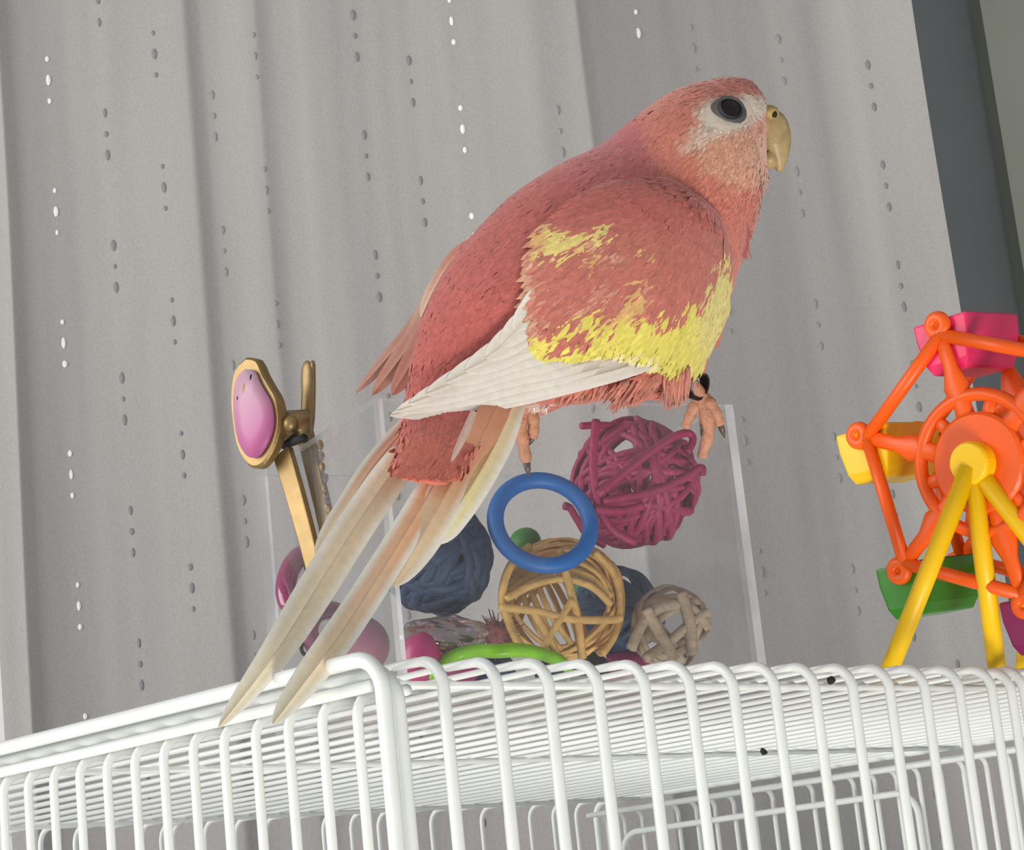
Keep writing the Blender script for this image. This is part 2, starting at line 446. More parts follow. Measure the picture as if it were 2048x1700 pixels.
def barred(b, z=H):
    """thick upright bars at both ends bent on to the roof's first rods, a thin roof wire between"""
    tube('bar', curl(b, 1.08, 0, 1, 5.2, z, 12), [1.08 * MM] * 9 + [1.0 * MM, 0.95 * MM, 0.85 * MM, 0.55 * MM], M_WIRE, cage, 10)
    tube('bar', curl(b, 0.95, LA, -1, 5.2, z, 12), 0.85 * MM, M_WIRE, cage, 6)
    tube('roof_wire', [cg(6, b, z + 0.35), cg(LA / 2, b, z + 0.35), cg(LA - 6, b, z + 0.35)], 0.60 * MM, M_WIRE, cage, 8)
arch(0.0, 1.35, 6.0, H + 0.2, 12, 'corner_post')
arch(3.1, 1.15, 6.2, H - 1.6, 10, 'frame_rod')
k = 0
while 13.3 + 12.4 * k < LB - 8:
    barred(13.3 + 12.4 * k); k += 1
barred(182.0, H - 0.5)
arch(LB, 1.35, 6.0, H, 12, 'corner_post')
# near side panel: bars hooked inward on to a rod under the roof
def side_bar(a, b, s):
    rc = 4.0; z = H - 5.0; P = [cg(a, b, ZB), cg(a, b, -60), cg(a, b, z - rc - 6)]
    for q in range(0, 7):
        t = q / 6 * math.pi / 2; P.append(cg(a, b + s * (rc - rc * math.cos(t)), z - rc + rc * math.sin(t)))
    P.append(cg(a, b + s * 7.6, z))
    return tube('bar', P, 0.88 * MM, M_WIRE, cage, 8)
n = int((LA - 8) / 9.08)
for i in range(n + 1):
    side_bar(6.9 + 9.08 * i, 0.0, 1)
for i in range(n + 1):
    side_bar(6.9 + 9.08 * i, LB, -1)
tube('frame_rod', [cg(3, 8.0, H - 5.0), cg(LA - 3, 8.0, H - 5.0)], 1.0 * MM, M_WIRE, cage, 8)
tube('frame_rod', [cg(2.5, 0, H - 4.4), cg(LA, 0, H - 4.4)], 1.05 * MM, M_WIRE, cage, 8)
tube('frame_rod', [cg(3, LB - 8, H - 5.0), cg(LA - 3, LB - 8, H - 5.0)], 1.0 * MM, M_WIRE, cage, 8)
tube('frame_rod', [cg(0, LB, H - 4.4), cg(LA, LB, H - 4.4)], 1.2 * MM, M_WIRE, cage, 8)
for a in (24.0, 152.0, 297.0):
    tube('cross_rod', [cg(a, 1, H - 1.9 + 0.9), cg(a, LB - 1, H - 1.0)], 0.75 * MM, M_WIRE, cage, 8)
# rounded door frame wired on to the far side
pts = []
for (a0, z0, sgn) in ((300, 30, 0),):
    rc = 8
    for t in range(7): u = t / 6 * math.pi / 2; pts.append((LA - 14 - rc + rc * math.cos(u), 33 - rc + rc * math.sin(u)))
    for t in range(7): u = math.pi / 2 + t / 6 * math.pi / 2; pts.append((LA - 150 + rc + rc * math.cos(u), 33 - rc + rc * math.sin(u)))
P = [cg(LA - 14, LB - 2.2, -150)] + [cg(a, LB - 2.2, z) for a, z in pts] + [cg(LA - 150, LB - 2.2, -150)]
tube('door_frame', P, 1.15 * MM, M_WIRE, cage, 8)
V, Fc = box_data(cg(LA / 2, LB / 2, ZB - 11), (CA, CB, ZZ), (LA / 2 * MM + 0.004, LB / 2 * MM + 0.004, 0.011))
o = mesh_obj('base_tray', V, Fc, M_WIRE, cage, smooth=False); bevel_obj(o, 0.003)

# droppings caught on the roof wires
for i, (x, y, r, lab) in enumerate(((1527, 1503, 0.95, 'tiny dark dropping stuck beside the cross rod under the cage roof'),
                                    (1662, 1360, 0.75, 'tiny dark dropping near the rounded front bars of the cage roof'))):
    c = on_level(x, y, H - 1.2)
    V, Fc = sphere_data(c, r * MM * 1.1, 10, 8)
    V = [v + (v - c) * 0.5 * mnoise.noise((v - c) * 900 + Vector((i * 3, 0, 0))) for v in V]
    o = mesh_obj('dropping', V, Fc, M_SEED); tag(o, lab, 'dropping', 'droppings on the cage roof')

# ------------------------------------------------------------------ clear box
HB = 105.4
B1 = on_level(745, 796, HB)
EX = Matrix.Rotation(math.radians(4.3), 3, 'Z') @ Vector((0.9179, 0.3968, 0)); EX = EX.normalized(); EY = Vector((-EX.y, EX.x, 0))
BL = 0.084; BD = 0.068; BH = (HB - H - 0.9) * MM
B0 = Vector((B1.x, B1.y, (H + 0.9) * MM))
TH = 0.0021
def bp(x, y, z): return B0 + EX * x + EY * y + ZZ * z
box = empty('acrylic_box', bp(BL / 2, BD / 2, 0))
tag(box, 'open clear acrylic box of woven balls standing on the cage roof', 'box')
def panel(name, x0, x1, y0, y1, z0, z1):
    c = bp((x0 + x1) / 2, (y0 + y1) / 2, (z0 + z1) / 2)
    V, Fc = box_data(c, (EX, EY, ZZ), ((x1 - x0) / 2, (y1 - y0) / 2, (z1 - z0) / 2))
    o = mesh_obj(name, V, Fc, M_CLEAR, box, smooth=False); fix_normals(o)
    o.data.materials.append(M_EDGE)
    ar = sorted(((p.area, p.index) for p in o.data.polygons), reverse=True)
    for a, i in ar[2:]: o.data.polygons[i].material_index = 1
    return o
panel('front_panel', TH, BL - TH, 0, TH, 0, BH)
panel('back_panel', TH, BL - TH, BD - TH, BD, 0, BH)
panel('side_panel', 0, TH, 0, BD, 0, BH)
panel('side_panel', BL - TH, BL, 0, BD, 0, BH)
panel('floor_panel', TH, BL - TH, TH, BD - TH, 0, TH)
def inbox(px, py, v):                      # v mm behind the front panel's outer face
    return on_plane(px, py, bp(0, v * MM, 0), EY)
def depth_of(P): return P.dot(CF) / MM
def px2mm(P): return depth_of(P) / FPX * MM       # metres per picture pixel there

# ------------------------------------------------------------------ woven balls in the box
def rattan_ball(name, c, R, n_str, r0, r1, mt, label, seed, flat=0.55, bundles=1, spread=0.13, wob=0.05, ends=0, minor=0.0):
    rnd = random.Random(seed)
    root = empty(name, c - ZZ * R); tag(root, label, 'ball', 'woven balls in the clear box')
    for i in range(n_str):
        ax = Vector((rnd.gauss(0, 1), rnd.gauss(0, 1), rnd.gauss(0, 1))).normalized()
        u = ax.orthogonal().normalized(); w = ax.cross(u)
        off = rnd.uniform(-minor, minor)
        for bnd in range(bundles):
            h = off + (bnd - (bundles - 1) / 2) * spread + rnd.uniform(-0.02, 0.02)
            ph = rnd.uniform(0, 6.28); am = rnd.uniform(0.3, 1.0) * wob
            lay = 1.0 - rnd.uniform(0.02, 0.09)
            P = []; N = []
            rad = rnd.uniform(r0, r1)
            for s in range(44):
                t = 2 * math.pi * s / 44
                hh = h + am * math.sin(2 * t + ph)
                rr = math.sqrt(max(0.02, 1 - hh * hh))
                d = (u * math.cos(t) + w * math.sin(t)) * rr + ax * hh
                q = d * (R * (lay + 0.025 * math.sin(5 * t + ph)) - rad)
                P.append(c + q); N.append(d)
            V, Fc = tube_data(P, rad, 6, True, flat=flat, normals=N)
            mesh_obj('strand', V, Fc, mt, root)
    return root
def ball_at(px, py, v, rpx):
    c = inbox(px, py, v); return c, rpx * px2mm(c)

c, R = ball_at(1270, 966, 17.2, 137)
mag = rattan_ball('rattan_ball', c, R, 15, 0.0007, 0.00105, M_MAGENTA, 'magenta woven rattan ball, highest in the clear box', 5, flat=0.85, bundles=2, spread=0.17, wob=0.10, minor=0.45)
s = px2mm(c)
def loose(root, mt, pxpts, v, r, sides=6):
    P = [inbox(x, y, v) for x, y in catmull(pxpts, 5 * len(pxpts))]
    tube('strand', P, r, mt, root, sides)
loose(mag, M_MAGENTA, [(1162, 852), (1200, 850), (1245, 852), (1290, 850)], 13, 0.0008)
loose(mag, M_MAGENTA, [(1128, 1012), (1140, 1016), (1155, 1040), (1175, 1070), (1210, 1090)], 15, 0.0009)
loose(mag, M_MAGENTA, [(1195, 990), (1280, 920), (1340, 878), (1375, 866), (1386, 880), (1375, 905)], 3.2, 0.0009)
loose(mag, M_MAGENTA, [(1205, 1002), (1300, 985), (1370, 955), (1402, 935), (1405, 950)], 3.4, 0.0009)
loose(mag, M_MAGENTA, [(1190, 1020), (1240, 1022), (1285, 1012)], 3.3, 0.0009)
loose(mag, M_MAGENTA, [(1192, 840), (1186, 930), (1196, 1010), (1225, 1060), (1270, 1085)], 4.2, 0.0009)

c, R = ball_at(1120, 1200, 20, 132)
tan = rattan_ball('rattan_ball', c, R, 6, 0.0006, 0.0008, M_TAN, 'honey-tan woven rattan ball under the blue ring', 8, flat=0.5, bundles=3, spread=0.16, wob=0.03, minor=0.35)
vt = 6.0
loose(tan, M_TAN, [(1000, 1215), (1070, 1222), (1140, 1238), (1215, 1240), (1243, 1236)], vt, 0.00085)
loose(tan, M_TAN, [(1072, 1325), (1110, 1255), (1145, 1200)], vt - 0.4, 0.0008)
loose(tan, M_TAN, [(1118, 1318), (1085, 1255), (1062, 1215)], vt + 0.3, 0.0009)
loose(tan, M_TAN, [(1165, 1318), (1155, 1240), (1135, 1160), (1118, 1100)], vt + 0.2, 0.0009)
loose(tan, M_TAN, [(1050, 1310), (1022, 1255), (1005, 1190), (1022, 1130), (1060, 1092)], vt + 2, 0.0009)
for q in range(4):
    loose(tan, M_TAN, [(1012 + 4 * q, 1200 - 14 * q), (1060, 1172 - 17 * q), (1120, 1158 - 18 * q), (1180, 1172 - 17 * q), (1222, 1210 - 16 * q)], vt + 1 + 2.0 * q, 0.0008)
for q in range(3):
    loose(tan, M_TAN, [(1190 + 10 * q, 1105 + 6 * q), (1228 + 4 * q, 1150), (1240 + 2 * q, 1210), (1232, 1265), (1205 - 4 * q, 1308)], vt + 3 + 3 * q, 0.0008)

c, R = ball_at(1341, 1254, 12.4, 95)
grey = rattan_ball('rattan_ball', c, R, 5, 0.0009, 0.0013, M_GREYR, 'small weathered grey-brown woven rattan ball in the box corner', 21, flat=0.4, bundles=1, wob=0.05, minor=0.35)
vt = 3.2
loose(grey, M_GREYR, [(1292, 1218), (1318, 1265), (1350, 1320)], vt, 0.0013)
loose(grey, M_GREYR, [(1362, 1185), (1378, 1240), (1385, 1310)], vt, 0.0013)
loose(grey, M_GREYR, [(1262, 1298), (1290, 1240), (1330, 1212), (1378, 1215), (1418, 1255)], vt + 1.2, 0.0012)
loose(grey, M_GREYR, [(1290, 1318), (1340, 1282), (1395, 1235), (1415, 1225)], vt + 0.8, 0.0011)
c, R = ball_at(875, 1118, 18, 124)
rattan_ball('rattan_ball', c, R, 13, 0.0011, 0.0016, M_NAVY, 'dark navy woven rattan ball behind the tail feathers', 33, flat=0.5, bundles=2, spread=0.2, wob=0.06, minor=0.5)
c, R = ball_at(1237, 1224, 34, 102)
rattan_ball('rattan_ball', c, R, 12, 0.0011, 0.0015, M_NAVY, 'navy woven rattan ball behind the grey and tan balls', 37, flat=0.5, bundles=2, spread=0.2, wob=0.06, minor=0.5)
c, R = ball_at(1190, 1165, 52, 62)
rattan_ball('rattan_ball', c, R, 9, 0.0010, 0.0014, M_GREENR, 'dark green woven rattan ball half hidden behind the tan ball', 41, flat=0.5, bundles=2, spread=0.2, minor=0.5)
# blue plastic ring leaning on the front panel
c = inbox(1086, 1045, 6.2); s = px2mm(c)
e1 = (CR * math.cos(0.33) - CU * math.sin(0.33)); e2 = (CR * math.sin(0.33) + CU * math.cos(0.33))
tilt = math.radians(33); e2 = e2 * math.cos(tilt) + CF * math.sin(tilt)
P = [c + (e1 * math.cos(t) + e2 * math.sin(t)) * (97 * s) for t in [2 * math.pi * i / 56 for i in range(56)]]
tag(tube('plastic_ring', P, 17 * s, M_BLUERING, None, 12, True), 'blue plastic ring leaning in front of the magenta and tan balls', 'ring')
# beads and small toys at the bottom
def blob(name, px, py, v, rp, mt, label, cat, sq=(1, 1, 1)):
    c = inbox(px, py, v); r = rp * px2mm(c)
    V, Fc = sphere_data(c, (r * sq[0], r * sq[1], r * sq[2]), 20, 12, (EX, EY, ZZ))
    V = [w + (w - c).normalized() * r * 0.07 * mnoise.noise((w - c) * 260 + c * 50) for w in V]
    o = mesh_obj(name, V, Fc, mt); tag(o, label, cat); return o
o = blob('wooden_bead', 1051, 1087, 29, 32, M_BEADGREEN, 'round green wooden bead seen through the blue ring', 'bead')
o = blob('wooden_bead', 842, 1316, 9, 42, M_HOTPINK, 'hot pink bead low beside the box corner', 'bead', (0.95, 0.9, 1.3))
# crumpled clear cellophane sweet shape
c = inbox(890, 1268, 10); s = px2mm(c)
V, Fc = sphere_data(c, (100 * s, 34 * s, 36 * s), 26, 14, (EX, EY, ZZ))
V = [w + (w - c).normalized() * (9 * s * mnoise.noise((w - c) * 420) + 4 * s * mnoise.noise((w - c) * 1100)) for w in V]
o = mesh_obj('cellophane_wrapper', V, Fc, M_CELLO, smooth=False); tag(o, 'crumpled clear cellophane wrapper glinting under the navy ball', 'wrapper')
# fuzzy fibre tuft
root = empty('fibre_tuft', inbox(1000, 1300, 13)); tag(root, 'dusty red fuzzy fibre tuft between wrapper and tan ball', 'tuft')
rnd = random.Random(4); parts = []
c = inbox(992, 1268, 14); s = px2mm(c)
for i in range(150):
    d = Vector((rnd.gauss(0, 1), rnd.gauss(0, 0.6), rnd.gauss(0, 1))).normalized()
    p = c + d * (12 * s); q = c + d * (rnd.uniform(30, 52) * s) + Vector((rnd.uniform(-1, 1), rnd.uniform(-1, 1), rnd.uniform(-1, 1))) * (10 * s)
    parts.append(tube_data([p, (p + q) / 2 + Vector((0, 0, rnd.uniform(-6, 6) * s)), q], [1.8 * s, 1.5 * s, 0.8 * s], 4))
V, Fc = join_data(parts); tag(mesh_obj('fibres', V, Fc, M_FUZZ, root), kind='stuff')
V, Fc = sphere_data(c, 26 * s, 14, 8); mesh_obj('core', V, Fc, M_FUZZ, root)
# lime plastic strip lying along the front
P = [inbox(x, y, 5 + 3 * math.sin(i)) for i, (x, y) in enumerate([(866, 1356), (882, 1328), (915, 1309), (955, 1302), (995, 1302), (1040, 1300), (1085, 1308), (1128, 1328), (1142, 1352)])]
P = [Vector(q) for q in catmull([tuple(q) for q in P], 26)]
V, Fc = tube_data(P, [0.0009 + 0.0009 * min(1, i / 6, (25 - i) / 4) for i in range(26)], 10, flat=0.75)
tag(mesh_obj('plastic_strip', V, Fc, M_LIME), 'lime green plastic strip lying along the box bottom', 'strip')
# toys on the floor of the box, mostly hidden by the roof edge
for i, (u, v, r, mt, lab) in enumerate(((20.0, 21, 7.8, M_PURPLE, 'plum bead on the box floor under the navy ball'), (44.0, 20, 3.4, M_NAVY, 'navy bead on the box floor under the tan ball'),
                                        (56.0, 26, 4.2, M_DARKHOLE, 'black bead on the box floor between tan and grey balls'), (70.0, 34, 5.0, M_PURPLE, 'plum bead on the box floor under the far navy ball'),
                                        (11.0, 55, 6.6, M_HOTPINK, 'hot pink bead on the box floor under the rose loops'), (32.0, 24, 4.6, M_NAVY, 'navy bead on the box floor beside the plum one'), (10.5, 39, 3.6, M_HOTPINK, 'small hot pink bead on the box floor under the pale ball'))):
    c = bp(u * MM, v * MM, TH + r * MM * 0.98)
    V, Fc = sphere_data(c, (r * MM * 1.1, r * MM * 1.1, r * MM), 18, 10)
    tag(mesh_obj('floor_bead', V, Fc, mt), lab, 'bead', 'beads in the clear box')
# rose plastic loops seen through the side panel
NS = -EX                                      # outward normal of the near side panel
def onside(px, py, v): return on_plane(px, py, bp(v * MM, 0, 0), EX)
def loop_link(px, py, v, rx, ry, rot, tr, mt, label, name='plastic_link'):
    c = inbox(px, py, v); s = px2mm(c)
    e1 = CR * math.cos(rot) - CU * math.sin(rot); e2 = CR * math.sin(rot) + CU * math.cos(rot)
    e2 = (e2 * 0.8 + CF * 0.6)
    P = [c + e1 * (rx * s * math.cos(t)) + e2 * (ry * s * math.sin(t)) for t in [2 * math.pi * i / 40 for i in range(40)]]
    o = tube(name, P, tr * s, mt, None, 12, True); tag(o, label, 'toy link'); return o
loop_link(600, 1160, 57, 26, 62, 0.20, 21, M_ROSEGLOSS, 'glossy rose plastic loop at the foot of the gold clip')
loop_link(658, 1262, 53, 42, 46, 0.9, 20, M_ROSEGLOSS, 'glossy rose plastic loop between the two long tail feathers')
loop_link(622, 1290, 52, 18, 26, 0.5, 4, M_DARKHOLE, 'thin dark ring hanging below the rose loop', 'metal_ring')
c = inbox(718, 1292, 40); s = px2mm(c)
V, Fc = sphere_data(c, 62 * s, 20, 12); tag(mesh_obj('play_ball', V, Fc, M_PALEPINK), 'pale pink ball behind the box corner', 'ball')

# ------------------------------------------------------------------ gold clip clamped on the side panel
root = empty('gold_clip', onside(640, 1150, 0)); tag(root, 'long gold clip with a pink enamel bird face, clamped on the box side', 'hair clip')
def bar_on(name, pts, v, wpx, thick, mt, taper=1.0):
    P = [onside(x, y, vv) for (x, y), vv in zip(pts, v)]; s = px2mm(P[0]); nb = (-CF * 0.8 - CR * 0.55).normalized()
    w = [wpx * s / 2 * (1 + (taper - 1) * i / (len(P) - 1)) for i in range(len(P))]
    V, Fc = [], []
    T, _n = frames(P)
    for p, t, r in zip(P, T, w):
        n_ = (nb - t * nb.dot(t)).normalized(); b_ = t.cross(n_)
        for sx, sy in ((-1, -1), (1, -1), (1, 1), (-1, 1)): V.append(p + b_ * (sx * r) + n_ * (sy * thick))
    for i in range(len(P) - 1):
        for k in range(4): q = (k + 1) % 4; Fc.append((i * 4 + k, i * 4 + q, i * 4 + 4 + q, i * 4 + 4 + k))
    Fc += [(3, 2, 1, 0), tuple(len(V) - 4 + k for k in range(4))]
    o = mesh_obj(name, V, Fc, mt, root, smooth=False); bevel_obj(o, 0.0003); return o
bar_on('prong', [(566, 905), (590, 985), (612, 1065), (630, 1135)], [-2.6, -2.0, -1.2, -0.9], 46, 0.0008, M_GOLD, 0.8)
bar_on('prong', [(610, 868), (628, 940), (645, 1010), (662, 1090), (676, 1140)], [3.4, 3.2, 3.0, 2.9, 2.9], 38, 0.0008, M_GOLDD, 0.85)
# handle of the inner prong: a rounded loop-like tab
P = [onside(x, y, v) for x, y, v in ((606, 880, 3.2), (612, 840, 3.8), (614, 790, 4.6), (614, 745, 5.2), (613, 722, 5.4))]
s = px2mm(P[0])
P = [Vector(q) for q in catmull([tuple(q) for q in P], 15)]
h = mesh_obj('handle', *tube_data(P, [15 * s] * 9 + [16 * s, 16 * s, 15 * s, 13 * s, 10 * s, 4 * s], 14, flat=0.35, normals=[(-CF * 0.8 - CR * 0.55).normalized()] * 15), M_GOLDD, root)
P2 = [p + CR * (13 * s) - CF * 0.0006 for p in P]
mesh_obj('handle_rim', *tube_data(P2, [5 * s] * 14 + [3 * s], 8), M_GOLD, h)
# spring barrel and rivet
c = onside(588, 852, -0.3); s = px2mm(c)
mesh_obj('hinge', *tube_data([c + CR * (-30 * s), c + CR * (34 * s)], [34 * s, 38 * s], 14, flat=0.9), M_GOLDD, root)
mesh_obj('rivet', *sphere_data(c - CF * (34 * s) - CR * (4 * s) + CU * (4 * s), 17 * s, 14, 8), M_GOLD, root)
mesh_obj('spring_gap', *tube_data([onside(566, 890, -1.5), onside(608, 876, -1.5)], 9 * s, 8), M_DARKHOLE, root)
# enamel plate
c = onside(520, 822, -7); s = px2mm(c)
PN = (-CF * 0.84 - CR * 0.50 + CU * 0.10).normalized()       # the face looks to the front left
outl = [(500, 716), (478, 740), (470, 790), (474, 850), (484, 900), (505, 933), (528, 936), (548, 912), (562, 880), (568, 845), (562, 800), (546, 770), (532, 745), (520, 720)]
def plate_pts(sh, push):
    cxp = 520; cyp = 826; out = []
    for x, y in catmull(outl + outl[:1], 43)[:-1]:
        x2 = cxp + (x - cxp) * sh; y2 = cyp + (y - cyp) * sh
        out.append(on_plane(x2, y2, c + PN * push, PN))
    return out
V, Fc = prism_data(plate_pts(1.0, 0), PN, 0.0034, 0.05)
pl = mesh_obj('rim_plate', V, Fc, M_GOLD, root, smooth=False)
fp = [q - CR * (14 * s) + CU * (0 * s) for q in plate_pts(0.80, 0.0019)]
V = [sum(fp, Vector()) / len(fp) + PN * 0.0005]; V += [sum(fp, Vector()) / len(fp) * 0.5 + q * 0.5 + PN * 0.00045 for q in fp]; V += fp; V += [q - PN * 0.0008 for q in fp]
k = len(fp); Fc = []
for i in range(k):
    j = (i + 1) % k
    Fc += [(0, 1 + i, 1 + j), (1 + i, 1 + k + i, 1 + k + j, 1 + j), (1 + k + i, 1 + 2 * k + i, 1 + 2 * k + j, 1 + k + j)]
cols = []
for v in V:
    x, y, _ = proj(v); t = min(1, max(0, (y - 735) / 150)); u = min(1, max(0, (x - 485) / 60))
    a = lin((204, 172, 184)); b = lin((188, 92, 148)); g = min(1, 0.75 * t + 0.35 * u * t + 0.1)
    cols.append([a[q] * (1 - g) + b[q] * g for q in range(3)])
en = mesh_obj('enamel_face', V, Fc, M_ENAMEL, root, cols=cols); fix_normals(en)
for x, y, rr in ((503, 756, (3.2, 8)), (477, 797, (3.0, 6))):
    q = on_plane(x, y, c + PN * 0.0026, PN)
    mesh_obj('painted_eye', *sphere_data(q, (rr[0] * s, 0.0004, rr[1] * s), 10, 6, (CR, PN, CU)), M_BLACK, en)
q = on_plane(491, 785, c + PN * 0.0026, PN)
mesh_obj('painted_beak', *sphere_data(q, (7 * s, 0.0004, 20 * s), 10, 6, (CR, PN, CU)), M_CERE, en)
# little glass stones on the inner prong
rnd = random.Random(9)
for i in range(9):
    x = 641 + i * 2.6 + rnd.uniform(-3, 3); y = 890 + i * 22
    q = onside(x, y, 3.2); mesh_obj('glass_stone', *sphere_data(q, (6.5 * s, 6 * s, 11 * s), 8, 5), M_CELLO if i % 2 else M_GOLD, root, smooth=False)

# ------------------------------------------------------------------ toy ferris wheel
DW = 490.0
WC = at(1961, 926, DW); WS = DW / FPX * MM                 # metres per pixel at the wheel
def cv(x, y, t): return CR * x + CU * y - CF * t           # right, up, toward the viewer
wa = cv(-73, 278, -66).normalized(); wb_ = cv(-139, -224, -132).normalized()
wn = wa.cross(wb_).normalized()
if wn.dot(CF) > 0: wn = -wn
we = wn.cross(wa).normalized()
WR = 295 * WS
fw = empty('toy_ferris_wheel', on_level(1950, 1345, H + 1.3))
tag(fw, 'toy ferris wheel with orange wheels, yellow stand and coloured gondolas', 'toy')
def wp(r, ang, off): return WC + (wa * math.cos(ang) + we * math.sin(ang)) * r + wn * off
if wp(1, math.pi / 3, 0).dot(CR) > wp(1, -math.pi / 3, 0).dot(CR): we = -we     # sixth-turn runs anticlockwise in the picture
GW = 222 * WS
def wheel(off):
    w = None
    # hub disc
    disc = [wp(WR * 0.35, 2 * math.pi * i / 36, off) for i in range(36)]
    w = mesh_obj('wheel', *prism_data(disc, wn, 0.0032, 0.06), M_ORANGE, fw, smooth=False)
    ring_pts = [wp(WR * 0.47, 2 * math.pi * i / 48, off) for i in range(48)]
    tube('inner_ring', ring_pts, 14 * WS, M_ORANGE, w, 8, True)
    for i in range(6):
        a = i * math.pi / 3
        tube('rim_rod', [wp(WR * 0.93, a, off), wp(WR * 0.93, a + math.pi / 3, off)], 14 * WS, M_ORANGE, w, 10)
        tube('spoke', [wp(WR * 0.22, a, off), wp(WR * 0.40, a, off), wp(WR * 0.55, a, off), wp(WR * 0.68, a, off), wp(WR * 1.0, a, off)], [26 * WS, 20 * WS, 30 * WS, 17 * WS, 15 * WS], M_ORANGE, w, 10, flat=0.5, normals=[wn] * 5)
        b = a + math.pi / 6
        tube('web_strut', [wp(WR * 0.26, b, off), wp(WR * 0.49, b, off)], [18 * WS, 12 * WS], M_ORANGE, w, 8, flat=0.5, normals=[wn] * 2)
        kc = wp(WR, a, off)
        kn = tube('knob', [kc + (wa * math.cos(t) + we * math.sin(t)) * (17 * WS) for t in [2 * math.pi * q / 20 for q in range(20)]], 13 * WS, M_ORANGE, w, 10, True)
        mesh_obj('axle_pin', *tube_data([kc - wn * (10 * WS), kc + wn * (6 * WS)], 8 * WS, 8), M_YELLOW if i % 2 else M_ORANGE, kn)
wheel(0.0); wheel(-GW)
wu = ZZ.cross(wn).normalized()
if wu.dot(CR) < 0: wu = -wu
for i, (mt, nm) in enumerate(((M_PINKP, 'pink gondola'), (M_YELLOW, 'yellow gondola'), (M_GREENP, 'green gondola'), (M_PURPLE, 'plum gondola'), (M_GREENP, 'green gondola'), (M_BLUERING, 'blue gondola'))):
    kc = wp(WR, i * math.pi / 3, -GW / 2)
    # boat: outer shell with open top and seat hollow
    top = 14 * WS; ht = 112 * WS; hl = 64 * WS; hw = GW / 2 * 0.93
    rings = []
    for z, f_, g_ in ((top, 1.0, 1.0), (top - ht * 0.35, 0.97, 0.98), (top - ht * 0.8, 0.80, 0.94), (top - ht, 0.62, 0.86)):
        rings.append([kc + ZZ * z + wu * (sx * hl * f_) + wn * (sy * hw * g_) for sx, sy in ((-1, -1), (-0.5, -1), (0.5, -1), (1, -1), (1, -0.4), (1, 0.4), (1, 1), (0.5, 1), (-0.5, 1), (-1, 1), (-1, 0.4), (-1, -0.4))])
    inner = [[kc + ZZ * z + wu * (sx * hl * f_) + wn * (sy * hw * f_) for sx, sy in ((-1, -1), (-0.5, -1), (0.5, -1), (1, -1), (1, -0.4), (1, 0.4), (1, 1), (0.5, 1), (-0.5, 1), (-1, 1), (-1, 0.4), (-1, -0.4))] for z, f_ in ((top, 0.88), (top - ht * 0.55, 0.74))]
    allr = [rings[3], rings[2], rings[1], rings[0], inner[0], inner[1]]
    V = []; Fc = []
    for r_ in allr: V += r_
    for a in range(len(allr) - 1):
        for q in range(12): Fc.append((a * 12 + q, a * 12 + (q + 1) % 12, (a + 1) * 12 + (q + 1) % 12, (a + 1) * 12 + q))
    Fc.append(tuple(range(12))); Fc.append(tuple(60 + q for q in range(12)))
    g = mesh_obj('gondola', V, Fc, mt, fw, smooth=False); bevel_obj(g, 0.0006); g['label'] = nm
    mesh_obj('gondola_axle', *tube_data([kc + wn * (GW / 2), kc - wn * (GW / 2)], 9 * WS, 8), mt, g)
    for sy in (-1, 1):
        mesh_obj('gondola_hanger', *tube_data([kc + wn * (sy * hw * 0.8), kc + wn * (sy * hw * 0.8) - ZZ * (30 * WS)], [16 * WS, 22 * WS], 8, flat=0.4, normals=[wn] * 2), mt, g)
# stand: two hubs with three splayed legs each
def stand(hub, feet):
    V, Fc = tube_data([hub - wn * (26 * WS), hub + wn * (8 * WS), hub + wn * (16 * WS)], [44 * WS, 44 * WS, 40 * WS], 32)
    st = mesh_obj('stand_hub', V, Fc, M_YELLOW, fw, smooth=False); bevel_obj(st, 0.0004)
    for ft in feet:
        d = (ft - hub).normalized()
        tube('leg', [hub + d * (10 * WS), ft], [20 * WS, 19 * WS], M_YELLOW, st, 12)
hub = WC + wn * (35 * WS)
def leg_foot(dx, dy, ylev):
    k = (ylev - 918) / dy; return on_level(1937 + dx * k, ylev, H + 1.3)
stand(hub, [leg_foot(-147, 392, 1352), leg_foot(53, 392, 1334), leg_foot(111, 142, 1296)])
hub2 = WC - wn * (GW + 35 * WS)
f2 = Vector((hub2.x, hub2.y, (H + 1.3) * MM))
stand(hub2, [f2 + wu * 0.018 - wn * 0.006, f2 - wu * 0.018 - wn * 0.006, f2 + wu * 0.004 - wn * 0.016])
tube('axle', [hub2, hub], 20 * WS, M_YELLOW, fw, 12)

# ------------------------------------------------------------------ the parakeet
# torso stations, beak to tail: back edge, belly edge, depth of the centre, roundness
ST = [((1532, 212), (1506, 298), 461, 0.70), ((1521, 184), (1534, 352), 461, 0.80), ((1488, 159), (1519, 398), 461, 0.82), ((1432, 158), (1492, 436), 460, 0.80),
      ((1352, 182), (1487, 478), 457, 0.82), ((1278, 230), (1471, 528), 453, 0.80), ((1204, 290), (1450, 602), 449, 0.76), ((1113, 337), (1424, 676), 445, 0.74),
      ((1023, 396), (1378, 728), 441, 0.74), ((944, 474), (1292, 768), 436, 0.74), ((889, 549), (1196, 796), 431, 0.74), ((854, 622), (1108, 802), 427, 0.72),
      ((829, 702), (1042, 808), 423, 0.70), ((816, 772), (1004, 830), 420, 0.62), ((806, 832), (985, 856), 416, 0.42), ((794, 884), (962, 892), 409, 0.24), ((784, 930), (930, 944), 402, 0.15), ((788, 958), (900, 972), 398, 0.10)]
rows = catmull([(a[0], a[1], b[0], b[1], d, r) for a, b, d, r in ST], 72)
def ring_at(row, nseg=36):
    ax, ay, bx, by, d, rd = row
    A = at(ax, ay, d); B = at(bx, by, d); return (A + B) / 2, (A - B) / 2, rd
spine = [ring_at(r) for r in rows]
TV, TF = [], []; NS_ = 40
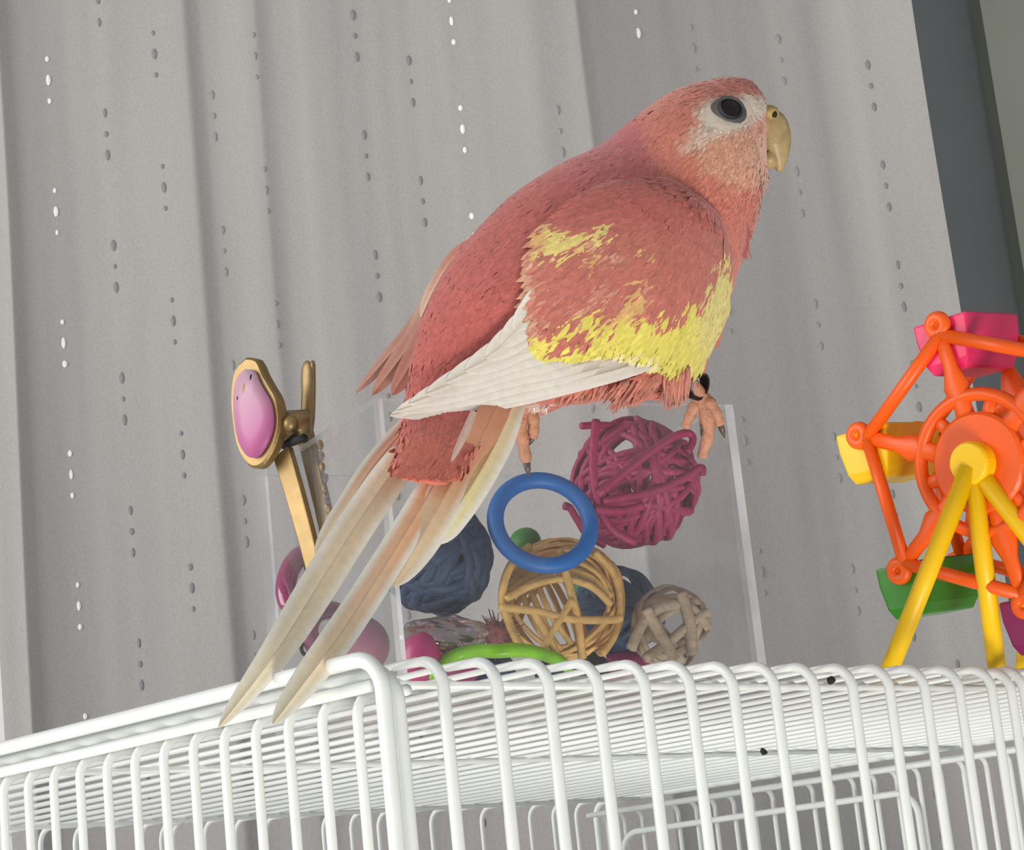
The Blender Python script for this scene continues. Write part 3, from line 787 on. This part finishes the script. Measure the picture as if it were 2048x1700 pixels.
for i, (c, hv, rd) in enumerate(spine):
    t = spine[min(i + 1, 71)][0] - spine[max(i - 1, 0)][0]
    side = hv.cross(t).normalized()
    if side.dot(CF) > 0: side = -side
    for k in range(NS_):
        a = 2 * math.pi * k / NS_
        TV.append(c + hv * math.cos(a) + side * (math.sin(a) * hv.length * rd))
for i in range(71):
    for k in range(NS_):
        q = (k + 1) % NS_; TF.append((i * NS_ + k, i * NS_ + q, (i + 1) * NS_ + q, (i + 1) * NS_ + k))
TF.append(tuple(range(NS_))[::-1]); TF.append(tuple(71 * NS_ + k for k in range(NS_)))
# forehead cap, thighs
def edge_pt(px):                       # on the box's front top edge under picture column px
    return on_plane(px, 800, bp(0, TH / 2, 0), EY)
FR = edge_pt(1402); FL = edge_pt(1052)
dFR, dFL = depth_of(FR), depth_of(FL)
parts = [(TV, TF)]
parts.append(tube_data([at(1290, 690, 436), at(1325, 735, 439), at(1350, 755, dFR - 6)], [0.0098, 0.0070, 0.0026], 16))
parts.append(tube_data([at(1280, 700, 435), at(1268, 770, 436), at(1250, 806, 437)], [0.0075, 0.0055, 0.0022], 14))
parts.append(tube_data([at(1120, 720, 444), at(1075, 790, 447), at(1057, 822, dFL - 1)], [0.0080, 0.0055, 0.0022], 14))
V, Fc = join_data(parts)
tmp = mesh_obj('body_cage', V, Fc)
fix_normals(tmp)
rm = tmp.modifiers.new('remesh', 'REMESH'); rm.mode = 'VOXEL'; rm.voxel_size = 0.00075; rm.use_smooth_shade = True
sm = tmp.modifiers.new('smooth', 'SMOOTH'); sm.factor = 0.5; sm.iterations = 5
dg = bpy.context.evaluated_depsgraph_get(); ev = tmp.evaluated_get(dg); me = ev.to_mesh()
BV = [v.co.copy() for v in me.vertices]; BF = [tuple(p.vertices) for p in me.polygons]; BN = [v.normal.copy() for v in me.vertices]
ev.to_mesh_clear(); bpy.data.objects.remove(tmp, do_unlink=True)
body_bvh = BVHTree.FromPolygons(BV, BF)

def inpoly(x, y, P):
    ins = False; j = len(P) - 1
    for i in range(len(P)):
        xi, yi = P[i]; xj, yj = P[j]
        if (yi > y) != (yj > y) and x < (xj - xi) * (y - yi) / (yj - yi) + xi: ins = not ins
        j = i
    return ins
def smooth01(t): t = min(1, max(0, t)); return t * t * (3 - 2 * t)
def mixc(a, b, t): return tuple(a[i] * (1 - t) + b[i] * t for i in range(3))
def ell(x, y, cx_, cy_, rx, ry, rot=0):
    dx, dy = x - cx_, y - cy_; c_, s_ = math.cos(rot), math.sin(rot)
    u = (dx * c_ + dy * s_) / rx; v = (-dx * s_ + dy * c_) / ry
    return math.sqrt(u * u + v * v)
P_BACK = (186, 100, 92); P_MANT = (182, 100, 100); P_HEAD = (204, 122, 102); P_THR = (204, 120, 102); P_CHEEK = (212, 156, 128); P_FACE = (216, 200, 182); P_BELLY = (200, 118, 100); P_RUMP = (184, 96, 88)
def body_col(x, y):
    c = P_BACK
    c = mixc(c, P_MANT, smooth01((170 - math.hypot(x - 1270, y - 320)) / 120))
    c = mixc(c, P_RUMP, smooth01((y - 520) / 120) if x < 1080 else 0)
    c = mixc(c, P_BELLY, smooth01((y - 720) / 40) if x > 1040 else 0)
    hd = smooth01((x + (450 - y) * 0.35 - 1330) / 70)            # head side of the neck line
    c = mixc(c, P_HEAD, hd)
    c = mixc(c, P_THR, hd * smooth01((y - 330) / 60))
    c = mixc(c, P_CHEEK, 0.95 * smooth01((1.15 - ell(x, y, 1478, 312, 92, 62, 0.35)) / 0.45))
    c = mixc(c, (214, 168, 140), 0.6 * smooth01((1.1 - ell(x, y, 1530, 300, 34, 70)) / 0.4))
    c = mixc(c, P_FACE, smooth01((1.22 - ell(x, y, 1455, 230, 60, 36, 0.12)) / 0.5))
    c = mixc(c, P_FACE, smooth01((1.2 - ell(x, y, 1508, 208, 44, 22, 0.25)) / 0.5))
    c = mixc(c, P_FACE, 0.7 * smooth01((1.2 - ell(x, y, 1415, 262, 56, 24, -0.5)) / 0.6))
    c = mixc(c, (206, 112, 92), smooth01((y - 830) / 50) if x < 1000 else 0)
    if y > 800 and 985 < x < 1110: c = mixc(c, (224, 190, 176), smooth01((y - 795) / 20))
    return c
Y_BAND = [(1462, 486), (1449, 496), (1441, 545), (1425, 555), (1408, 600), (1392, 575), (1372, 625), (1345, 600), (1330, 640), (1306, 608), (1290, 640), (1262, 616), (1240, 640), (1215, 612), (1190, 614), (1140, 642), (1090, 668), (1072, 676), (1075, 716), (1180, 712), (1300, 716), (1384, 734), (1435, 690), (1470, 600)]
Y_STREAK = [(1116, 694), (1140, 662), (1175, 645), (1216, 638), (1196, 664), (1156, 686)]
Y_UP = [(1108, 498), (1118, 470), (1140, 450), (1168, 462), (1205, 462), (1240, 436), (1244, 462), (1200, 480), (1150, 500)]
Y_S1 = [(1186, 498), (1226, 500), (1206, 536)]; Y_S2 = [(1296, 560), (1318, 540), (1306, 610), (1268, 640), (1240, 640)]
Y_S3 = [(1096, 470), (1116, 440), (1130, 450), (1106, 500)]; Y_S4 = [(1306, 478), (1318, 482), (1312, 505)]
P_COV = (192, 114, 100); P_YEL = (222, 208, 100); P_PALEY = (218, 202, 138); P_BLUSH = (216, 172, 138)
def wing_col(x, y):
    c = mixc(P_COV, (188, 102, 92), smooth01((470 - y) / 60))
    c = mixc(c, P_BLUSH, 0.9 * smooth01((1108 - x) / 30) * smooth01((y - 440) / 50))
    u_ = (x - 1300) * 0.72 - (y - 600) * 0.69; v_ = (x - 1300) * 0.69 + (y - 600) * 0.72       # along and across the feather rows
    nz_ = mnoise.noise(Vector((u_ / 70.0, v_ / 16.0, 3.0))) * 0.6 + mnoise.noise(Vector((u_ / 40.0, v_ / 9.0, 8.0))) * 0.4
    c = mixc(c, P_BLUSH, 0.75 * smooth01((nz_ - 0.10) / 0.30) * smooth01((y - 430) / 60) * smooth01((1360 - x) / 80))
    if inpoly(x, y, Y_BAND):
        c = mixc(P_YEL, P_PALEY, 0.75 * smooth01((x - 1385) / 50)); c = mixc(c, P_PALEY, 0.6 * smooth01((1110 - x) / 40))
        if inpoly(x, y, Y_STREAK): c = P_COV
        c = mixc(c, (236, 226, 190), 0.8 * smooth01((1.2 - ell(x, y, 1270, 704, 70, 16)) / 0.4))
    elif inpoly(x, y, Y_UP): c = (226, 204, 122)
    elif inpoly(x, y, Y_S1) or inpoly(x, y, Y_S2) or inpoly(x, y, Y_S3) or inpoly(x, y, Y_S4): c = mixc(P_COV, (228, 190, 118), 0.8)
    return c
def jitter(c, r, a):
    f = 1 + r.uniform(-a, a); return tuple(min(255, max(0, v * f)) for v in c)

bird = empty('parakeet', (FR + FL) / 2)
tag(bird, 'rose-pink parakeet with yellow and white wings perched on the clear box', 'bird')
cols = [lin(body_col(*proj(v)[:2])) for v in BV]
body = mesh_obj('body', BV, BF, M_PLUME, bird, cols=cols)

# near wing: a rounded shell of coverts lying on the body
UP = [(1398, 392), (1335, 356), (1245, 362), (1165, 398), (1100, 456), (1076, 512), (1066, 580), (1062, 650), (1074, 714)]
LO = [(1402, 392), (1440, 432), (1461, 490), (1465, 560), (1457, 622), (1430, 680), (1382, 728), (1250, 712), (1078, 716)]
NU, NV = 40, 36
up_, lo_ = catmull(UP, NU), catmull(LO, NU)
def body_depth(x, y):
    h_ = body_bvh.ray_cast(Vector(), ray(x, y).normalized())
    if h_[0]: return depth_of(h_[0])
    q = body_bvh.find_nearest(at(x, y, 440)); return depth_of(q[0])
dep = [[body_depth(up_[i][0] + (lo_[i][0] - up_[i][0]) * (0.02 + 0.96 * j / (NV - 1)), up_[i][1] + (lo_[i][1] - up_[i][1]) * (0.02 + 0.96 * j / (NV - 1))) for j in range(NV)] for i in range(NU)]
for _ in range(6):
    dep = [[sum(dep[min(max(i + a, 0), NU - 1)][min(max(j + b, 0), NV - 1)] for a in (-1, 0, 1) for b in (-1, 0, 1)) / 9 for j in range(NV)] for i in range(NU)]
WV, WF = [], []
for side_ in (0, 1):
    for i in range(NU):
        for j in range(NV):
            t = j / (NV - 1); u = i / (NU - 1)
            x = up_[i][0] + (lo_[i][0] - up_[i][0]) * t; y = up_[i][1] + (lo_[i][1] - up_[i][1]) * t
            e = (max(0, 4 * t * (1 - t)) ** 0.5) * (min(1, u * 4) ** 0.5) * (min(1, (1 - u) * 5) ** 0.5)
            front = dep[i][j] - 1.4 - 2.8 * e
            WV.append(at(x, y, front if side_ == 0 else dep[i][j] + 1.8))
for i in range(NU - 1):
    for j in range(NV - 1):
        a = i * NV + j; WF.append((a, a + 1, a + NV + 1, a + NV)); b = a + NU * NV; WF.append((b, b + NV, b + NV + 1, b + 1))
off = NU * NV
for i in range(NU - 1):
    for j in (0, NV - 1):
        a = i * NV + j; WF.append((a, a + NV, a + NV + off, a + off))
for j in range(NV - 1):
    for i in (0, NU - 1):
        a = i * NV + j; WF.append((a, a + 1, a + 1 + off, a + off))
wing = mesh_obj('wing', WV, WF, M_PLUME, bird, cols=[lin(wing_col(*proj(v)[:2])) for v in WV]); fix_normals(wing)
wing_bvh = BVHTree.FromPolygons(WV, WF)

# small contour feathers over body and wing
def plumage(name, bvh_list, V, Fc, colf, flow, n, len_f, parent, seed, keep=lambda p: True, lift=0.10, jit=0.08, wid=0.36, rim=0, mixpx=5.0):
    r = random.Random(seed); tri = []; acc = 0; cum = []
    for f in Fc:
        p = [V[i] for i in f]
        for k in range(1, len(p) - 1):
            a = (p[k] - p[0]).cross(p[k + 1] - p[0]).length / 2
            if a > 0: acc += a; cum.append(acc); tri.append((p[0], p[k], p[k + 1]))
    import bisect
    OV, OF, OC, ON = [], [], [], []
    for _ in range(n):
        t = tri[min(bisect.bisect(cum, r.random() * acc), len(tri) - 1)]
        a, b = r.random(), r.random()
        if a + b > 1: a, b = 1 - a, 1 - b
        p = t[0] + (t[1] - t[0]) * a + (t[2] - t[0]) * b
        x, y, d = proj(p)
        if not keep((x, y, d)): continue
        loc, nrm, _i, _d = bvh_list.find_nearest(p)
        nr = nrm.normalized()
        cent = p - flow(p)[1]
        if nr.dot(cent) < 0: nr = -nr
        if rim and nr.dot(-CF) < rim: continue
        if (y > 745 and x > 1040 and nr.dot(-CF) < 0.3) or (y > 940 and x < 1000): continue
        jt = jit * (2.0 if (x > 1390 and y < 420) else 1.0)
        fl = flow(p)[0]; fl = fl + Vector((r.gauss(0, 1), r.gauss(0, 1), r.gauss(0, 1))) * 0.16
        tg = fl - nr * fl.dot(nr)
        if tg.length < 1e-6: continue
        tg.normalize(); bi = nr.cross(tg)
        L = len_f(x, y) * MM * r.uniform(0.75, 1.25); W = L * wid * r.uniform(0.8, 1.2) * (0.55 if (y > 735 and x > 1040) else 1.0)
        xs_ = x + r.gauss(0, mixpx); ys_ = y + r.gauss(0, mixpx)
        c = lin(jitter(colf(xs_, ys_), r, jt)); c2 = lin(jitter(colf(xs_, ys_), r, jt))
        k = len(OV)
        OV += [p - nr * 0.0001, p + tg * (L * 0.35) + bi * (W * 0.5) + nr * (L * lift * 0.35), p + tg * (L * 0.38) + nr * (L * (lift * 0.38 + 0.05)), p + tg * (L * 0.35) - bi * (W * 0.5) + nr * (L * lift * 0.35),
               p + tg * (L * 0.75) + bi * (W * 0.42) + nr * (L * lift * 0.7), p + tg * (L * 0.78) + nr * (L * (lift * 0.75 + 0.05)), p + tg * (L * 0.75) - bi * (W * 0.42) + nr * (L * lift * 0.7),
               p + tg * L + nr * (L * lift * 0.7)]
        OF += [(k + 2, k + 1, k), (k + 3, k + 2, k), (k + 2, k + 5, k + 4, k + 1), (k + 3, k + 6, k + 5, k + 2), (k + 5, k + 7, k + 4), (k + 6, k + 7, k + 5)]
        OC += [c, c, c, c, c2, c2, c2, c2]
        nj = (nr + Vector((r.gauss(0, 1), r.gauss(0, 1), r.gauss(0, 1))) * 0.05).normalized()
        ON += [nj, (nj + bi * 0.08).normalized(), nj, (nj - bi * 0.08).normalized(), (nj + bi * 0.08 + tg * 0.05).normalized(), nj, (nj - bi * 0.08 + tg * 0.05).normalized(), nj]
    o = mesh_obj(name, OV, OF, M_PLUME, parent, cols=OC); tag(o, kind='stuff')
    o.data.normals_split_custom_set_from_vertices([tuple(q) for q in ON])        # barbs shade with the coat below them
    return o
SC = [s_[0] for s_ in spine]
def body_flow(p):
    bi_ = min(range(0, 72, 2), key=lambda i: (SC[i] - p).length_squared)
    t = (SC[min(bi_ + 2, 71)] - SC[max(bi_ - 2, 0)]).normalized()
    return t, SC[bi_]
def body_len(x, y):
    if x > 1420 and y < 330: return 1.5
    if x > 1380 and y < 460: return 2.2
    if y > 735 and x > 1040: return 4.2
    return 3.4
cen = sum(WV, Vector()) / len(WV) + CF * 0.02
def wing_flow(p):
    x, y, d = proj(p)
    v = at(x - 60 - 10 * (y < 560), y + 48 + (28 if x > 1330 else 0), d) - p
    return v.normalized(), cen
def off_eye(p): return ell(p[0], p[1], 1456, 224, 42, 34) > 1 and not (p[0] > 1545) and not (p[0] > 1526 and 214 < p[1] < 325)
plumage('plumage', body_bvh, BV, BF, body_col, body_flow, 34000, body_len, bird, 3, keep=off_eye, lift=0.035, jit=0.07, wid=0.24)
nf = NU * NV
WFv = [f for f in WF if all(i < nf for i in f)]
plumage('wing_coverts', wing_bvh, WV, WFv, wing_col, wing_flow, 9000, lambda x, y: 4.4, wing, 5, lift=0.03, jit=0.06, wid=0.26, rim=0.45, mixpx=6.0)

# long feathers -----------------------------------------------------
def feather(name, pts, w, cbase, ctip, parent, cedge=None, point=0.25, camber=0.12, base_w=0.5, nrm=None, streak=0.0):
    """pts: list of (px, py, depth); w full width in px; a cambered vane with a raised shaft"""
    C = catmull(pts, 30); P = [at(*q) for q in C]; n = len(P)
    s = C[n // 2][2] / FPX * MM; r = random.Random(int(pts[0][0] * 7 + pts[-1][1]))
    V, Fc, K = [], [], []
    for i in range(n):
        t = i / (n - 1); tg = (P[min(i + 1, n - 1)] - P[max(i - 1, 0)]).normalized()
        nn = nrm or (-CF)
        nn = (nn - tg * nn.dot(tg)).normalized(); sd = tg.cross(nn).normalized()
        wid = w * s * min(1, base_w + (1 - base_w) * smooth01(t / 0.3))
        if t > 1 - point: wid *= max(0.02, (1 - ((t - 1 + point) / point) ** 1.9)) ** 0.75
        for k, e in enumerate((-1, -0.85, -0.45, -0.06, 0, 0.06, 0.45, 0.85, 1)):
            rag = 1
            V.append(P[i] + sd * (e * wid / 2 * rag) - nn * (camber * wid * e * e) + nn * (0.00022 if abs(e) < 0.01 else 0))
            c = mixc(cbase, ctip, smooth01(t * 1.2 - 0.1))
            if cedge: c = mixc(c, cedge, smooth01((abs(e) - 0.45) / 0.4))
            if streak: c = mixc(c, (206, 186, 150), streak * (0.5 + 0.5 * math.sin(e * 9 + 2)) * (abs(e) < 0.8))
            K.append(lin(c))
    for i in range(n - 1):
        for k in range(8): a = i * 9 + k; Fc.append((a, a + 1, a + 10, a + 9))
    return mesh_obj(name, V, Fc, M_FEATHER, parent, cols=K)
WHT = (236, 228, 216); CRM = (240, 226, 194)
# flight feathers of the near wing, outermost first: they lie along the flank
smp = [(x, 715 + (1340 - x) * 0.2) for x in range(810, 1341, 20)]
sl_ = 14.0 / 560.0
base_d = min(body_depth(x, y) - 0.9 + (1340 - x) * sl_ for x, y in smp)
def wing_depth(x): return base_d - (1340 - x) * sl_
FW = [([(1330, 710), (1210, 746), (1040, 788), (806, 835)], 46, 0.0), ([(1310, 704), (1180, 742), (1010, 780), (780, 831)], 56, 0.25), ([(1290, 700), (1150, 732), (1000, 764), (792, 822)], 62, 0.5),
      ([(1250, 696), (1130, 722), (990, 750), (818, 808)], 62, 0.75), ([(1210, 690), (1110, 710), (990, 736), (852, 788)], 62, 1.0), ([(1180, 676), (1096, 694), (1000, 720), (892, 764)], 62, 1.2),
      ([(1150, 650), (1090, 670), (1020, 698), (930, 742)], 62, 1.4), ([(1130, 622), (1084, 644), (1034, 672), (972, 716)], 58, 1.6), ([(1112, 596), (1076, 622), (1044, 650), (1004, 690)], 52, 1.8), ([(1102, 566), (1076, 594), (1056, 624), (1030, 662)], 44, 2.0)]
for px, w, e in FW:
    feather('flight_feather', [(x, y, wing_depth(x) - e * 0.55 + (2.5 if q == 0 else 0)) for q, (x, y) in enumerate(px)], w, (226, 217, 204), (228, 220, 208), wing, cedge=(232, 226, 216), point=0.30, camber=0.03, base_w=0.8, streak=0.14)

# far wing showing past the back
far = empty('far_wing', at(900, 560, 446)); put_under(far, bird); far.matrix_parent_inverse = Matrix.Translation(-bird.location)
for px, w, cb, ct in (([(944, 478, 441), (880, 560, 440), (830, 650, 438), (712, 786, 434)], 34, (232, 214, 198), (214, 164, 146)),
                      ([(930, 510, 440), (868, 600, 438), (820, 690, 436), (744, 790, 433)], 44, (226, 204, 186), (210, 156, 138)),
                      ([(920, 550, 438), (862, 640, 436), (826, 720, 434), (784, 790, 431)], 44, (210, 158, 142), (206, 146, 130)),
                      ([(952, 476, 438), (905, 520, 438), (868, 580, 437), (842, 636, 436)], 30, (214, 150, 130), (238, 214, 190))):
    feather('flight_feather', px, w, cb, ct, far, point=0.35, camber=0.1)

# tail
tail = empty('tail', at(900, 860, 414)); put_under(tail, bird); tail.matrix_parent_inverse = Matrix.Translation(-bird.location)
ORG = (238, 178, 132); ED = (250, 244, 228)
TL = [([(1030, 800, 421), (985, 900, 412), (925, 1000, 402), (858, 1084, 394)], 70, (246, 226, 186), (246, 236, 168), ED, 0.20),
      ([(1000, 800, 420), (930, 920, 408), (868, 1030, 397), (786, 1172, 384)], 84, ORG, (240, 214, 176), ED, 0.30),
      ([(862, 800, 418), (752, 925, 411), (690, 1020, 404), (632, 1112, 396)], 46, (226, 166, 140), CRM, ED, 0.30),
      ([(960, 810, 418), (880, 950, 404), (790, 1100, 388), (686, 1260, 369), (600, 1376, 355), (546, 1448, 347)], 66, (240, 176, 134), (244, 232, 200), ED, 0.42),
      ([(880, 830, 416), (796, 930, 407), (716, 1045, 398), (640, 1165, 388), (548, 1310, 374), (438, 1454, 360)], 76, (236, 208, 174), (244, 232, 202), ED, 0.42)]
for px, w, cb, ct, ce, pt in TL:
    feather('tail_feather', px, w, cb, ct, tail, cedge=ce, point=pt, camber=0.05, base_w=0.75, streak=0.05)
for px, w, cb, ct in (([(1000, 800, 417), (975, 850, 411), (935, 930, 404)], 62, (218, 150, 116), (224, 164, 130)),
                      ([(948, 822, 405), (930, 866, 400), (902, 924, 394)], 16, (232, 196, 180), (232, 200, 184))):
    feather('tail_covert', px, w, cb, ct, tail, point=0.5, camber=0.05, base_w=0.85)
# loose down hanging at the thighs, vent and throat
def down(name, roots, col, seed, n, spread_px=10):
    """roots: (x0, y0, x1, y1, depth, dx, dy): strands grow from that line toward (dx, dy)"""
    r = random.Random(seed); V, Fc, K = [], [], []
    for _ in range(n):
        x0, y0, x1, y1, d, dx, dy = r.choice(roots); t = r.random(); k_ = r.uniform(0.45, 1.0)
        x = x0 + (x1 - x0) * t; y = y0 + (y1 - y0) * t + r.uniform(-6, 6); dd = d + r.uniform(-1.5, 1.5)
        P = [at(x, y, dd), at(x + dx * k_ * 0.5 + r.gauss(0, 2), y + dy * k_ * 0.5, dd - 0.3), at(x + dx * k_ + r.gauss(0, spread_px / 2), y + dy * k_, dd)]
        v, f = tube_data(P, [0.00042, 0.00034, 0.00006], 4); o_ = len(V); V += v; Fc += [tuple(i + o_ for i in q) for q in f]
        c = lin(jitter(col, r, 0.10)); K += [c] * len(v)
    o = mesh_obj(name, V, Fc, M_PLUME, bird, cols=K); tag(o, kind='stuff'); return o
dth = body_depth(1320, 745); dvt = body_depth(1150, 780)
down('thigh_down', [(1250, 768, 1300, 748, dth + 2, -30, 62), (1280, 750, 1330, 742, dth + 1, -48, 62), (1332, 742, 1376, 738, dth + 0.5, -4, 78), (1340, 742, 1378, 738, dth + 0.5, -4, 60), (1330, 745, 1372, 742, dth + 1, -2, 62), (1300, 745, 1340, 740, dth + 1, -20, 40), (1100, 775, 1260, 765, dvt + 2, -26, 40)], (200, 130, 112), 2, 980)
down('vent_down', [(1070, 790, 1105, 785, dFL - 6, -12, 40)], (222, 200, 190), 3, 90)
dtr = body_depth(1470, 430)
down('throat_down', [(1462, 430, 1490, 420, dtr + 6, 8, 62), (1466, 462, 1486, 455, dtr + 6, 6, 62), (1470, 440, 1488, 430, dtr + 8, 6, 84)], (176, 96, 88), 4, 420)
# ------------------------------------------------------------------ eye, beak, feet
hit = body_bvh.ray_cast(Vector(), ray(1457, 223).normalized()); ep = hit[0]
s = px2mm(ep); en_ = (hit[1].normalized() * (1 if hit[1].dot(CF) < 0 else -1) * 0.8 - CF * 0.4).normalized(); eu = (CU - en_ * CU.dot(en_)).normalized(); er = eu.cross(en_)
skin = mesh_obj('eye_skin', *sphere_data(ep + CF * 0.0004, (39 * s, 32 * s, 15 * s), 26, 14, (er, eu, en_)), M_SKIN, bird)
eye = mesh_obj('eye', *sphere_data(ep + CF * 0.0009, (30 * s, 28 * s, 24 * s), 24, 16, (er, eu, en_)), M_EYE, bird)
P = [ep + er * (29 * s * math.cos(t)) + eu * (27 * s * math.sin(t)) + en_ * (11 * s) for t in [2 * math.pi * i / 36 for i in range(36)]]
tube('eyelid', P, 3.0 * s, M_SKIN, skin, 8, True)
# beak: hooked upper mandible, small lower one, cere with nostril
DBK = 461
BK = catmull([(1510, 250, 44), (1536, 251, 41), (1547, 270, 38), (1553, 294, 32), (1558, 318, 20), (1559, 343, 6)], 22)
V, Fc = [], []
for i, (x, y, r) in enumerate(BK):
    x0, y0, _ = BK[max(i - 1, 0)]; x1, y1, _ = BK[min(i + 1, 21)]
    tx, ty = x1 - x0, y1 - y0; L = math.hypot(tx, ty); nx_, ny_ = -ty / L, tx / L
    for k in range(18):
        a = 2 * math.pi * k / 18
        V.append(at(x + nx_ * r * 0.92 * math.cos(a), y + ny_ * r * 0.92 * math.cos(a), DBK + math.sin(a) * r * 0.82 * DBK / FPX))
for i in range(21):
    for k in range(18): q = (k + 1) % 18; Fc.append((i * 18 + k, i * 18 + q, (i + 1) * 18 + q, (i + 1) * 18 + k))
Fc.append(tuple(21 * 18 + k for k in range(18)))
beak = mesh_obj('upper_beak', V, Fc, M_BEAK, bird)
fix_normals(beak)
V, Fc = tube_data([at(1530, 312, DBK), at(1545, 322, DBK), at(1556, 330, DBK)], [0.0026, 0.0021, 0.0008], 12)
mesh_obj('lower_beak', V, Fc, M_BEAK, bird)
s = DBK / FPX * MM
V, Fc = sphere_data(at(1538, 228, DBK - 1.2), (21 * s, 28 * s, 18 * s), 16, 10, (CR, CF, CU))
cere = mesh_obj('cere', V, Fc, M_CERE, beak)
hb = BVHTree.FromPolygons(V, Fc).ray_cast(Vector(), ray(1549, 229).normalized())
if hb[0]: mesh_obj('nostril', *sphere_data(hb[0], (6 * s, 3 * s, 7 * s), 10, 6, (CR, CF, CU)), M_DARKHOLE, cere)

def toe(pts, r0, parent, claw=True, cl=0.0028):
    C = catmull(pts, 16); P = [at(*q) for q in C]
    R_ = [r0 * (1 - 0.35 * i / 15) * (1 + 0.10 * math.sin(i * 1.55)) for i in range(16)]
    t = mesh_obj('toe', *tube_data(P, R_, 10), M_TOE, parent)
    if claw:
        d = (P[-1] - P[-3]).normalized(); b = -CU * 0.3 + CF * 0.35
        mesh_obj('claw', *tube_data([P[-1] - d * 0.0004, P[-1] + d * cl * 0.55 + b * 0.0002, P[-1] + d * cl + b * 0.0007], [r0 * 0.52, r0 * 0.36, r0 * 0.06], 8), M_CLAW, t)
    return t
# right leg with the band
leg = mesh_obj('leg', *tube_data([at(1346, 752, dFR - 6), at(1385, 772, dFR - 5), at(1403, 799, dFR - 2.2)], [0.0019, 0.00165, 0.0021], 12), M_TOE, bird)
toe([(1398, 800, dFR - 2.2), (1388, 815, dFR - 2.9), (1377, 838, dFR - 2.6), (1370, 856, dFR - 2.2)], 0.00150, leg, False)
toe([(1402, 799, dFR - 2.4), (1412, 825, dFR - 3.6), (1418, 865, dFR - 3.4), (1408, 898, dFR - 2.8), (1405, 916, dFR - 2.5)], 0.00165, leg, False)
toe([(1404, 796, dFR - 2.2), (1420, 808, dFR - 3.4), (1434, 832, dFR - 3.4), (1441, 850, dFR - 3.0)], 0.00165, leg, True)
toe([(1400, 798, dFR - 1.4), (1404, 799, dFR + 2.2), (1408, 812, dFR + 3.6), (1406, 850, dFR + 3.4)], 0.00145, leg, True)
bc = at(1393, 771, dFR - 5.6); bd_ = (at(1403, 795, dFR - 1.8) - at(1362, 752, dFR - 5)).normalized()
bd_ = (CR * 0.72 - CU * 0.25 - CF * 0.62).normalized()
bu = bd_.orthogonal().normalized(); bw_ = bd_.cross(bu); s = px2mm(bc)
V, Fc = [], []
for rr, hh in ((24, -11), (29, -11), (29, 11), (24, 11)):
    for k in range(28):
        a = 2 * math.pi * k / 28; V.append(bc + (bu * math.cos(a) + bw_ * math.sin(a)) * (rr * s) + bd_ * (hh * s))
for i in range(4):
    for k in range(28): q = (k + 1) % 28; j = (i + 1) % 4; Fc.append((i * 28 + k, i * 28 + q, j * 28 + q, j * 28 + k))
o = mesh_obj('leg_band', V, Fc, M_BAND, bird, smooth=False); fix_normals(o)
# left leg, mostly behind the tail
leg = mesh_obj('leg', *tube_data([at(1062, 790, dFL + 0), at(1056, 806, dFL - 1.2), at(1052, 818, dFL - 2.4)], [0.0017, 0.0017, 0.0020], 12), M_TOE, bird)
toe([(1050, 812, dFL - 2.4), (1040, 845, dFL - 3.2), (1046, 885, dFL - 3.0), (1053, 925, dFL - 2.6)], 0.00170, leg, True)
toe([(1056, 812, dFL - 2.4), (1066, 838, dFL - 3.0), (1067, 866, dFL - 2.8), (1064, 876, dFL - 2.6)], 0.00145, leg, True, 0.0016)
toe([(1050, 800, dFL - 1), (1048, 798, dFL + 2.2), (1046, 818, dFL + 3.4), (1046, 850, dFL + 3.2)], 0.0014, leg, True)
